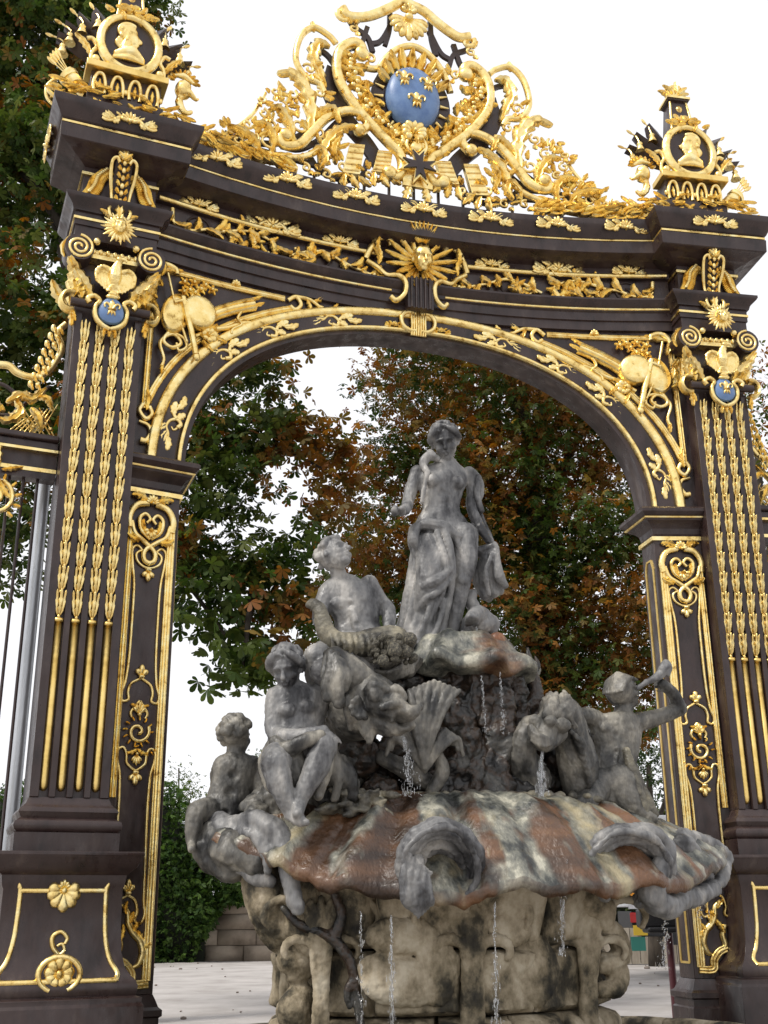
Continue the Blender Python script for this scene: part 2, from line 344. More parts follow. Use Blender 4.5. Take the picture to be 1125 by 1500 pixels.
for x in FX:
    inst('flute_rod',rod,PL,(x,0,.19))
    g=MB();tube(g,[(x,4.85,.2),(x,8.72,.2)],.012,5);gr=part('flute_garland',g,GOLD,PL)
    for k in range(13): inst('acanthus_husk',hkm,gr,(x,5.02+k*.295,.195),sc=(.74,1.02,.85),ry=random.uniform(-.06,.06))
# pedestal panel: gilded frame, shell above, scroll and rosette below
fr=MB();Lf=CR([(-.40,1.93),(-.47,1.96),(-.455,1.88),(-.445,1.84),(-.45,1.6),(-.47,1.35),(-.52,1.15),(-.60,1.02),(-.585,.95)],6)
cz=lambda b:.25+np.interp(b,[.9,.94,.99,1.08,1.22,1.5,1.86],[.38,.36,.31,.25,.215,.195,.19])
for s in(1,-1): sweep(fr,[(s*p[0],p[1],cz(p[1])) for p in Lf],HR(.026,.02))
sweep(fr,[(-.45,1.84,cz(1.84)),(.45,1.84,cz(1.84))],HR(.026,.02));sweep(fr,[(-.585,.95,cz(.95)),(.585,.95,cz(.95))],HR(.028,.024));part('gilt_frame',fr,GOLD,PL)
m=MB();fan(m,0,1.84,-pi/2,.22,3.6,7,.462,.04);fan(m,0,1.86,pi/2,.10,2,5,.462,.04);part('gilt_shell',m,GOLD,PL)
m=MB();fan(m,0,1.02,pi/2,.18,5.4,9,.60,.04);sweep(m,[(.21*cos(k*pi/14),1.02+.17*sin(k*pi/14)) for k in range(-5,20)],HR(.03,.04,.60));ball(m,(0,1.02,.62),(.04,.05,.04))
curl(m,CR([(.0,1.19),(-.07,1.28),(-.08,1.38),(.0,1.43),(.07,1.37),(.05,1.31)],6),.028,.02,.46,1.2);curl(m,CR([(-.0,1.19),(.05,1.25),(.02,1.31),(-.03,1.29)],5),.022,.014,.47,1.2)
part('gilt_rosette',m,GOLD,PL)
# capital: bar with clips, coat shield, eagle, corner leaves, volutes, sun head
m=MB();tube(m,[(-.5,8.93,.34),(.5,8.93,.34)],.06,10);part('capital_bar',m,DARK,PL)
for s in(1,-1):
    m=MB();sweep(m,[(s*(.5+.11*cos(t)),8.95+.13*sin(t),.26) for t in np.linspace(pi*.65,-pi*.62,12)],HR(.04,.12));leaf(m,s*.46,8.86,-pi/2,.26,.06,0,.3,.04,3);leaf(m,s*.46,8.80,-pi/2-.3*s,.14,.04,0,.32,.04,3);part('gilt_clip',m,GOLD,PL)
    for dx,an,L in((.0,.12,.52),(.10,-.15,.5),(-.12,.35,.42)):
        m=MB();leaf(m,s*(.36+dx),9.05,pi/2-an*s,L,.12,-.9*s,.24,.07,5,14,lift=.18,amp=.5);part('acanthus_leaf',m,GOLD,PL)
    m=MB();leaf(m,s*.47,9.05,pi/2,.5,.1,0,.0,.06,5,12,lift=.1);leaf(m,s*.5,9.1,pi/2-.6*s,.4,.1,0,-.2,.06,5,12,lift=.1);part('acanthus_leaf',m,GOLD,PL)
    v=MB();vc=(s*.46,9.68)
    tube(v,[(vc[0],vc[1],.1),(vc[0],vc[1],.44)],.185,20);vo=part('volute',v,DARK,PL)
    m=MB();sweep(m,[(vc[0]+s*(p[0]-vc[0]),p[1],.442) for p in spiral(vc[0],vc[1],.175,.02,pi*.5,2.3,56)],HR(.019,.02));part('volute_spiral',m,GOLD,vo)
    m=MB();acan(m,[(vc[0]+s*.2*cos(t),vc[1]+.2*sin(t)) for t in np.linspace(-.6,2.6,14)],.05,.05,.3,8,.5);part('volute_leaf',m,GOLD,vo)
m=MB();box(m,-.34,.34,9.60,9.66,.2,.36);sweep(m,[(-.30,9.70),(.30,9.70)],HR(.05,.06,.3))
for k in range(7): ball(m,(-.27+k*.09,9.70,.36),(.03,.045,.03),8,5)
part('egg_moulding',m,GOLD,PL)
c=Clay();hd=(.0,9.98,.60);head(c,hd,.27,0,0,0,None);me=c.build('sun_face',GOLD,PL,.012,3);sf=me
m=MB()
for k in range(22):
    t=2*pi*k/22;L=.24 if k%2 else .20;sweep(m,[(hd[0]+cos(t)*q,hd[1]+sin(t)*q) for q in(.08,.15,L)],HR(.030,.035,0),sc=lambda u:np.interp(u,[0,.5,1],[1,.9,.1]),cc=lambda u:.56)
part('sun_ray',m,GOLD,sf);m=MB()
for s in(1,-1):
    mq=MB();ball(mq,(s*.25,9.80,.44),.05,8,6);part('gilt_bead',mq,GOLD,PL);mq=MB();leaf(mq,s*.1,10.18,pi/2-.5*s,.2,.05,-1*s,.42,.04,4);part('gilt_plume',mq,GOLD,PL)
leaf(m,0,10.15,pi/2,.3,.08,0,.42,.05,5,lift=.05);part('gilt_plume',m,GOLD,PL)
# eagle
c=Clay();E0=(.02,9.33,.42)
def EP(a,b,d=0): return (E0[0]+a,E0[1]+b,E0[2]+d)
c.limb([EP(.0,-.14,0),EP(-.01,.0,.03),EP(.0,.12,.03),EP(.02,.2,.05)],[.05,.085,.07,.045]);c.ball(EP(.03,.235,.07),(.05,.045,.05));c.limb([EP(.05,.24,.09),EP(.10,.225,.1),EP(.11,.195,.1)],[.028,.02,.01],8)
for s in(1,-1):
    c.limb([EP(s*.05,.08,.0),EP(s*.16,.12,.02),EP(s*.24,.06,.0),EP(s*.24,-.06,.01)],[.04,.035,.03,.02])
    for k in range(5): c.limb([EP(s*(.08+.035*k),.10,-.01),EP(s*(.085+.038*k),-.05,0),EP(s*(.06+.036*k),-.23+.035*abs(k-1),.02)],[.022,.024,.010],8)
    c.limb([EP(s*.04,-.12,0),EP(s*.07,-.2,.03)],[.03,.02],8);
    for q in(-1,0,1): c.limb([EP(s*.07,-.19,.03),EP(s*.07+q*.03,-.235,.05)],[.014,.008],6)
for k in(-1,0,1): c.limb([EP(0,-.12,-.02),EP(k*.05,-.28,0)],[.035,.03],8)
c.build('eagle',GOLD,PL,.009,1,noi=[(.006,60)])
m=MB();rings(m,[[(.0+.165*k*cos(t)*(1-.12*sin(t)),8.83+.19*k*sin(t)*(1.0+.1*sin(t)),.40+h_) for t in np.linspace(0,2*pi,20,endpoint=False)] for k,h_ in((1,0),(.95,.04),(.7,.07),(.3,.085))]);sh=part('coat_shield',m,BLUE,PL)
m=MB();fleur(m,0,8.85,.24,.482,.03);part('fleur_de_lis',m,GOLD,sh)
m=MB()
for s in(1,-1):
    sweep(m,CR([(s*.0,8.58,.40),(s*.10,8.63,.4),(s*.18,8.72,.4),(s*.20,8.86,.4),(s*.15,8.96,.4),(s*.22,9.02,.4),(s*.30,8.97,.4),(s*.27,8.91,.4)],5),HR(.034,.06));leaf(m,s*.04,8.60,-pi/2+.6*s,.14,.04,-1*s,.4,.04,3)
ball(m,(0,9.03,.44),(.09,.035,.05));ball(m,(0,9.08,.44),(.06,.04,.04));leaf(m,0,8.6,-pi/2,.12,.04,0,.4,.04,3);part('gilt_cartouche',m,GOLD,sh)
# entablature block over the pier
m=MB();stack(m,[(9.862,.10),(10.05,.10),(10.055,.12),(10.24,.12),(10.25,.15),(10.32,.17),(10.38,.24),(10.41,.26),(10.45,.26),(10.455,.04)],.43,.25);part('architrave_block',m,DARK,PL)
m=MB();box(m,-.48,.48,10.457,11.0,-.5,.29);part('frieze_block',m,DARK,PL)
CORN=[(11.002,.06),(11.04,.14),(11.06,.2),(11.10,.28),(11.13,.40),(11.14,.42),(11.34,.43),(11.35,.40),(11.40,.40),(11.42,.44),(11.48,.47),(11.58,.535),(11.62,.555),(11.69,.56),(11.70,.2),(11.72,.0)]
m=MB();stack(m,CORN,.43,.25);part('cornice_block',m,DARK,PL,bevel=.003)
def goldring(m,b,e,w=.018,h=.014,back=-.45):
    for s in(1,-1): box(m,s*(.43+e)-(0 if s>0 else h),s*(.43+e)+(h if s>0 else 0),b-w,b+w,back,.25+e+h)
    box(m,-.43-e,.43+e,b-w,b+w,.25+e-.002,.25+e+h)
m=MB();goldring(m,10.15,.12);part('gold_line',m,GOLD,PL);m=MB();goldring(m,11.375,.40,.016,.02);part('gold_line',m,GOLD,PL);m=MB()
for s in(1,-1): box(m,min(s*.48,s*.31),max(s*.48,s*.31),10.86,10.90,.29,.325)
goldring(m,10.88,.06,.02,.02);part('gold_line',m,GOLD,PL)
cl=MB();crestlet(cl,0,0,0,.72,0,.035);crest_me=cl.mesh('cornice_ornament');crest_me.materials.append(GOLD)
inst('cornice_ornament',crest_me,PL,(0,11.52,.76));
o=link(bpy.data.objects.new('cornice_ornament',crest_me),PL);o.matrix_basis=Matrix.Translation(locT((-.95,11.50,-.1)))@Matrix.Rotation(-pi/2,4,'Z')
o=link(bpy.data.objects.new('cornice_ornament',crest_me),PL);o.matrix_basis=Matrix.Translation(locT((.95,11.50,-.1)))@Matrix.Rotation(pi/2,4,'Z')
# console: two gilt bands, drop of husks, side garlands
m=MB()
for s in(1,-1):
    sweep(m,CR([(s*.02,10.24,.45),(s*.10,10.20,.46),(s*.14,10.30,.46),(s*.11,10.42,.42),(s*.12,10.6,.40),(s*.155,10.8,.5),(s*.16,10.98,.58),(s*.10,11.03,.6),(s*.06,10.97,.58)],5),HR(.024,.03));
part('console',m,GOLD,PL)
m=MB();c_=[(0,10.35,.36),(0,10.6,.34),(0,10.8,.42),(0,11.0,.54)];sweep(m,CR(c_,4),HR(.11,.02));part('console_body',m,DARK,PL)
m=MB()
for k in range(6): q=10.48+k*.1;leaf(m,-.03,q,pi/2+.6,.1,.03,-.5,.42+.03*k,.04,3,8);leaf(m,.03,q,pi/2-.6,.1,.03,.5,.42+.03*k,.04,3,8);ball(m,(0,q,.44+.03*k),(.03,.05,.03),8,5)
leaf(m,0,11.0,pi/2,.18,.07,0,.62,.04,4);leaf(m,0,11.0,pi/2+.7,.14,.05,0,.62,.04,4);leaf(m,0,11.0,pi/2-.7,.14,.05,0,.62,.04,4);part('husk_drop',m,GOLD,PL)
for s in(1,-1):
    m=MB();pp=CR([(s*.2,10.98),(s*.30,10.85),(s*.34,10.7),(s*.40,10.58)],5)
    for i,p in enumerate(pp):
        for q in(-1,1): leaf(m,p[0],p[1],-pi/2+q*.9,.12,.045,.4*q,.33,.05,3,8)
        ball(m,(p[0],p[1],.37),.03,8,5)
    part('side_garland',m,GOLD,PL)
PR=copy_tree(PL);PR.matrix_world=pierM(4.49)
PL['label']='left gate pier of dark iron with gilded husks, eagle and flared pedestal'
PR['label']='right gate pier of dark iron with gilded husks, partly hidden by the fountain edge'
# --- arch between the piers
GA=thing('gate_arch','dark iron arch with gilded mouldings, corner trophies and sun mask spanning the fountain','gate arch',Matrix.Translation(gp(0,0,0)));GA['org']=gp(0,0,0)
AM=lambda:MB(arcT)
XE=3.98
def arch(a_,b_,n=72,t0=0.,t1=pi,ex=2.12):
    P=[]
    for i in range(n+1):
        t=t1+(t0-t1)*i/n;c_,s_=cos(t),sin(t)
        P.append((a_*math.copysign(abs(c_)**(2/ex),c_),7.03+b_*abs(s_)**(2/ex)))
    return P
IN=arch(3.34,2.61)
m=AM();TOPB=9.975
def outer(p,i,n):
    t=pi-pi*i/n
    # project onto the panel edge
    if p[1]<7.04: return (math.copysign(4.06,p[0]),7.03)
    k=min(4.06/max(abs(p[0]),1e-6),(TOPB-7.03)/(p[1]-7.03));return (p[0]*k,7.03+(p[1]-7.03)*k)
n=len(IN)-1;rs=[]
for i,p in enumerate(IN):
    q=outer(p,i,n);rs.append([(p[0],p[1],-.42),(p[0],p[1],0),(p[0]*.5+q[0]*.5,p[1]*.5+q[1]*.5,0),(q[0],q[1],0),(q[0],q[1],-.42)])
rings(m,rs);
for s in(1,-1): pass
part('spandrel_panel',m,DARK,GA,ang=25)
m=AM()
for s in(1,-1):   # fill the two upper corners the fan above cuts off
    pts=[(s*4.06,TOPB)]+[outer(p,i,n) for i,p in enumerate(IN) if p[0]*s>0 and outer(p,i,n)[1]<TOPB-.001][:1]
m=AM();sweep(m,arch(3.60,2.81),[(.13,.0),(.13,.035),(.10,.05),(-.10,.05),(-.13,.035),(-.13,0)]);part('archivolt',m,DARK,GA,ang=25)
m=AM();sweep(m,arch(3.43,2.69),[(.028,.0),(.028,.055),(.015,.075),(-.015,.075),(-.028,.055),(-.028,0)]);part('inner_gilt_moulding',m,GOLD,GA)
m=AM();sweep(m,arch(3.80,2.95),[(.07,.0),(.07,.05),(.045,.085),(0,.1),(-.045,.085),(-.07,.05),(-.07,0)]);part('outer_gilt_moulding',m,GOLD,GA)
# arch scrolls
wm=MB();wisp(wm,0,0,0,.86,1,0,.03);wme=wm.mesh('arch_scroll');wme.materials.append(GOLD)
AP=arch(3.615,2.825,400)
def onarch(k):
    i=int(k*400);p=AP[i];q=AP[min(i+2,400)];o_=AP[max(i-2,0)];return p,math.atan2(q[1]-o_[1],q[0]-o_[0])
for k in(.065,.215,.30,.395,):
    for s in(0,1):
        kk=k if not s else 1-k;p,a_=onarch(kk)
        insta('arch_scroll',wme,GA,p[0],p[1],.05,sc=((1 if not s else -1),1,1),ry=(a_ if not s else a_))
# crown clasp
m=AM();fan(m,0,9.80,pi/2,.17,2.6,7,.07,.05)
for s in(1,-1):
    sweep(m,CR([(s*.03,9.98,.08),(s*.16,10.0,.08),(s*.25,9.92,.08),(s*.24,9.78,.08),(s*.14,9.70,.08),(s*.04,9.70,.08)],5),HR(.035,.05));crestlet(m,s*.36,9.76,0,.3,.06,.03);leaf(m,s*.02,10.0,pi/2-.7*s,.16,.05,1*s,.08,.04,3)
for k in range(-3,4): sweep(m,[(k*.035,9.62,.08),(k*.035,9.72,.1),(k*.035,10.08,.1),(k*.035,10.16,.08)],HR(.016,.03))
part('crown_clasp',m,GOLD,GA)
# entablature over the arch
m=AM();prof(m,-XE,XE,[(-.45,9.977),(.06,9.977),(.06,10.12),(.09,10.13),(.09,10.26),(.12,10.28),(.12,10.34),(.15,10.36),(.19,10.41),(.21,10.43),(.21,10.46),(-.45,10.46)],30);part('architrave',m,DARK,GA,ang=25)
m=AM();prof(m,-XE,XE,[(-.42,10.462),(.0,10.462),(.0,10.885),(-.42,10.885)],30);part('frieze',m,DARK,GA,ang=25)
m=AM();prof(m,-XE,XE,[(-.45,10.887),(.07,10.887),(.07,10.97),(.04,10.985),(.04,11.08),(.10,11.10),(.16,11.12),(.36,11.15),(.38,11.16),(.38,11.35),(.36,11.36),(.36,11.41),(.39,11.44),(.43,11.50),(.49,11.58),(.50,11.62),(.50,11.69),(.1,11.71),(-.45,11.71)],30);part('cornice',m,DARK,GA,ang=25)
for b,c_,w_,h_,l0 in((10.31,.12,.02,.02,.42),(10.93,.07,.038,.04,.62),(11.385,.36,.018,.02,0)):
    for s in(1,-1):
        if l0==0 and s<0: continue
        m=AM();a0,a1=(-XE+.06,XE-.06) if l0==0 else sorted((s*l0,s*(XE-.06)));sweep(m,[(a0+(a1-a0)*i/16,b) for i in range(17)],HR(w_,h_,c_));part('gold_line',m,GOLD,GA)
for k in range(7):
    if abs(k-3)<0: continue
    insta('cornice_ornament',crest_me,GA,-3.2+k*1.067,11.55,.475)
sm=MB();crestlet(sm,0,0,0,.56,0,.03);sme=sm.mesh('soffit_ornament');sme.materials.append(GOLD)
s2=MB();crestlet(s2,0,0,0,.85,0,.035,True);s2e=s2.mesh('ring_ornament');s2e.materials.append(GOLD)
for s in(1,-1):
    insta('soffit_ornament',sme,GA,s*3.35,11.0,.085);insta('ring_ornament',s2e,GA,s*2.25,10.99,.085);insta('soffit_ornament',sme,GA,s*1.2,11.0,.085)
# frieze rinceaux: dark iron scrolls behind, gilded foliage in front
for s in(1,-1):
    m=AM()
    for a_ in(3.3,2.3,1.5): sweep(m,[(s*p[0],p[1]) for p in spiral(a_,10.67,.2,.06,0.3,1.2,20)],HR(.02,.03,0));
    part('frieze_iron_scroll',m,DARK,GA)
    def stem(P,r0,r1,L,nm,sd):
        m=AM();pp=CR([(s*a_,b) for a_,b in P],8);curl(m,pp,r0,r1,.02,1.3);fr=frame2(pp);rn=random.Random(sd)
        for i in range(3,len(pp)-2,5):
            t=math.atan2(fr[i][1],fr[i][0]);q=1 if (i//5)%2 else -1
            leaf(m,pp[i][0],pp[i][1],t+q*.45,L*rn.uniform(.9,1.3),.075,q*rn.uniform(.9,1.7),.03,.06,3,11,lift=.04,amp=.35)
            if rn.random()<.4: leaf(m,pp[i][0],pp[i][1],t-q*.4,L*.6,.055,-q*1.2,.03,.045,3,9,lift=.03)
        e=pp[-1];t=math.atan2(fr[-1][1],fr[-1][0])
        for q in(-.7,0,.7): leaf(m,e[0],e[1],t+q,.16,.04,q,.03,.05,3,8,lift=.04)
        ball(m,(e[0],e[1],.06),.035,8,5)
        part(nm,m,GOLD,GA)
    stem([(3.72,10.84),(3.68,10.62),(3.45,10.58),(3.2,10.68),(2.98,10.72),(2.7,10.82),(2.45,10.84),(2.2,10.74),(2.16,10.58),(2.3,10.54)],.035,.02,.24,'frieze_foliage',1)
    stem([(2.9,10.72),(2.75,10.55),(2.55,10.56),(2.5,10.66)],.03,.015,.18,'frieze_foliage',2)
    stem([(1.88,10.76),(1.78,10.56),(1.62,10.56),(1.6,10.68)],.03,.015,.2,'frieze_foliage',3)
    stem([(1.98,10.6),(1.7,10.74),(1.42,10.80),(1.15,10.70),(.9,10.62),(.66,10.56)],.03,.028,.2,'frieze_foliage',4)
    m=AM();sweep(m,CR([(s*.78,10.78,.05),(s*.62,10.66,.1),(s*.50,10.52,.16),(s*.34,10.52,.2),(s*.23,10.42,.22),(s*.24,10.22,.2),(s*.36,10.12,.16),(s*.44,10.18,.14)],6),HR(.042,.06));sweep(m,CR([(s*.80,10.80,.05),(s*.74,10.95,.1),(s*.62,11.14,.14),(s*.46,11.16,.16),(s*.42,11.04,.16)],6),HR(.05,.06))
    leaf(m,s*.6,10.85,pi/2-.5*s,.3,.08,1.2*s,.15,.06,4,lift=.05);leaf(m,s*.62,10.7,pi/2+.3*s,.26,.07,-1*s,.15,.05,4,lift=.05);part('mask_scroll',m,GOLD,GA)
m=AM();box(m,-.2,.2,10.0,10.5,.05,.24);[sweep(m,[(x,10.0,.24),(x,10.5,.26)],HR(.02,.03)) for x in(-.14,-.07,0,.07,.14)];part('keystone_block',m,DARK,GA)
c=Clay();hm=(0,0,0);head(c,hm,.46,0,-.25,0,None);mk=c.build('mask_face',GOLD,'mesh',.016,3);mko=insta('mask_face',mk,GA,0.02,10.80,.30)
m=AM()
for k in range(17):
    t=-1.9+k*(3.8+2*1.1)/16 if 0 else pi/2+(k-8)*.36;L=(.36 if abs(k-8)>2 else .42)*(1.25 if 3<=abs(k-8)<=5 else 1)
    leaf(m,.02+.12*cos(t),10.82+.12*sin(t),t,L,.055,0,.16,.05,4,10,lift=.08,amp=.3)
for k in range(7): t=pi/2+(k-3)*.18;leaf(m,.02+.1*cos(t),10.98+.12*sin(t),t,.30,.04,0,.3,.05,4,10,lift=.1,amp=.25)
part('mask_rays',m,GOLD,GA)
# spandrel frames and trophies
for s in(1,-1):
    S=lambda L:[(s*p[0],p[1])+tuple(p[2:]) for p in L]
    m=AM()
    sweep(m,S([(3.93,7.75),(3.92,8.5),(3.91,9.1),(3.90,9.68)]),REED(.045,.04));sweep(m,S([(3.72,9.86),(3.1,9.87),(2.5,9.88),(2.02,9.89)]),REED(.045,.04))
    ar=[(p[0]*s,p[1]) for p in arch(4.02,3.03,120)];ar=[p for p in ar if p[0]*s>0];ar=sorted(((abs(p[0]),p[1]) for p in ar),reverse=True);ar=[p for p in ar if 1.85<p[0]<3.93]
    ar=[(p[0]-.02,p[1]+.02) for p in ar];sweep(m,S(ar),REED(.045,.04));part('spandrel_frame',m,GOLD,GA)
    m=AM()
    curl(m,CR(S([(3.95,7.80),(3.99,7.7),(3.90,7.60),(3.82,7.68),(3.86,7.78)]),6),.035,.03,.03,1.2);curl(m,CR(S([(3.98,7.56),(3.86,7.52),(3.82,7.42),(3.88,7.30),(3.95,7.30)]),6),.022,.045,.02,1.2);leaf(m,s*3.9,7.72,pi/2+.2*s,.3,.06,-.6*s,.03,.05,4);part('spandrel_scroll',m,GOLD,GA);m=AM()
    curl(m,CR(S([(1.98,9.86),(1.86,9.95),(1.78,9.84),(1.86,9.74),(1.94,9.78)]),6),.035,.03,.03,1.2);curl(m,CR(S([(1.86,9.95),(1.65,9.95),(1.48,9.86),(1.3,9.84),(1.12,9.87)]),6),.035,.015,.03,1.2)
    for a_,b_,t_,q in((1.6,9.93,.3,1),(1.5,9.88,-.6,-1),(1.35,9.84,.5,1),(1.7,9.93,-.9,-1)): leaf(m,s*a_,b_,(pi-t_ if s>0 else t_)if 1 else 0,.2,.05,(-q if s>0 else q)*.9,.03,.04,3)
    part('spandrel_scroll',m,GOLD,GA);m=AM();curl(m,CR(S([(3.90,9.72),(3.86,9.85),(3.76,9.93),(3.62,9.9),(3.6,9.82)]),6),.04,.04,.03,1.2);leaf(m,s*3.85,9.8,(pi-.3)if s>0 else .3,.35,.07,0,.03,.05,4);part('spandrel_scroll',m,GOLD,GA);m=AM();fan(m,s*2.75,9.9,pi/2,.1,2.4,5,.04,.04);part('spandrel_bud',m,GOLD,GA)
    # trophy
    m=AM();SX=lambda a_:s*a_
    rings(m,[[(SX(3.60)+.20*k*cos(t)*1.0+.10*k*sin(t)*-s*.4,9.18+.30*k*sin(t),.08+h_) for t in np.linspace(0,2*pi,20,endpoint=False)] for k,h_ in((1,0),(1,.06),(.9,.09),(.85,.06),(.5,.10),(.15,.12))]);part('trophy_shield',m,GOLD,GA)
    m=AM();rings(m,[[(SX(3.28)+.24*k*cos(t),9.27+.24*k*sin(t),.05+h_) for t in np.linspace(0,2*pi,20,endpoint=False)] for k,h_ in((1,0),(1,.13),(.9,.16),(.6,.17),(.2,.17))]);part('trophy_drum',m,GOLD,GA)
    m=AM();P=S([(3.2,9.22),(3.0,9.38),(2.8,9.50),(2.62,9.59),(2.48,9.65)]);sweep(m,P,REED(.085,.10,.04))
    for k in range(9): leaf(m,s*(2.75-.03*k),9.50+.018*k+(.07 if k%2 else -.04),(pi-.5 if s>0 else .5),.2,.035,0,.09,.04,3,8)
    part('trophy_quiver',m,GOLD,GA)
    m=AM();sweep(m,CR(S([(3.3,8.95),(3.05,9.12),(2.85,9.2),(2.6,9.34),(2.4,9.36),(2.22,9.46)]),6),HR(.035,.05,.04));sweep(m,CR(S([(2.65,9.52),(2.72,9.36),(2.66,9.28),(2.78,9.18),(2.8,9.1)]),6),HR(.02,.04,.08));leaf(m,s*2.45,9.38,(pi-.2)if s>0 else .2,.2,.04,-.8*s,.05,.04,3);part('trophy_horn',m,GOLD,GA)
    m=AM();sweep(m,S([(3.52,9.42),(3.46,9.2),(3.38,8.95),(3.3,8.62)]),HR(.042,.05,.17));sweep(m,CR(S([(3.64,9.3),(3.5,9.36),(3.36,9.28)]),4),HR(.03,.05,.17));ball(m,(s*3.29,8.58,.18),(.05,.06,.04));tube(m,[(s*3.74,9.75,.12),(s*3.6,9.2,.16),(s*3.42,8.8,.12)],.02,6);part('trophy_sword',m,GOLD,GA)
    m=AM()
    for a_,b_,t_ in((3.5,9.55,1.9),(3.42,9.6,1.3),(3.34,9.58,.9),(3.26,9.66,.4),(3.36,9.74,1.6),(3.2,9.74,1.0),(3.5,9.7,2.3),(3.1,9.7,.2)):
        for q in range(5): leaf(m,s*a_,b_,t_+q*1.256,.085,.035,0,.08,.04,2,7)
        ball(m,(s*a_,b_,.12),.028,8,5)
    sweep(m,CR(S([(3.45,9.35),(3.4,9.5),(3.3,9.65)]),4),HR(.015,.03,.08));part('trophy_flowers',m,GOLD,GA)
    m=AM();curl(m,CR(S([(3.66,8.92),(3.74,8.75),(3.62,8.68),(3.5,8.78),(3.62,8.88),(3.78,8.72),(3.72,8.5),(3.74,8.38)]),6),.03,.022,.08,1.3);curl(m,CR(S([(3.6,8.9),(3.46,8.86),(3.42,8.74),(3.52,8.66),(3.56,8.76)]),6),.025,.02,.08,1.3);leaf(m,s*3.74,8.42,-pi/2,.16,.04,0,.08,.04,3);part('trophy_ribbon',m,GOLD,GA)
    m=AM()
    for a_,b_,t_ in((3.24,8.98,.2),(3.14,9.06,.6),(3.05,9.0,-.4),(3.2,8.9,-.9),(3.8,9.55,2),(3.86,9.35,2.4),(3.82,9.0,2.8),(3.84,9.15,1.9)): leaf(m,s*a_,b_,(pi-t_ if s>0 else t_),.2,.06,.5,.07,.05,4)
    fan(m,s*3.12,9.0,.3 if s<0 else pi-.3,.14,5,7,.09,.04);part('trophy_leaves',m,GOLD,GA)
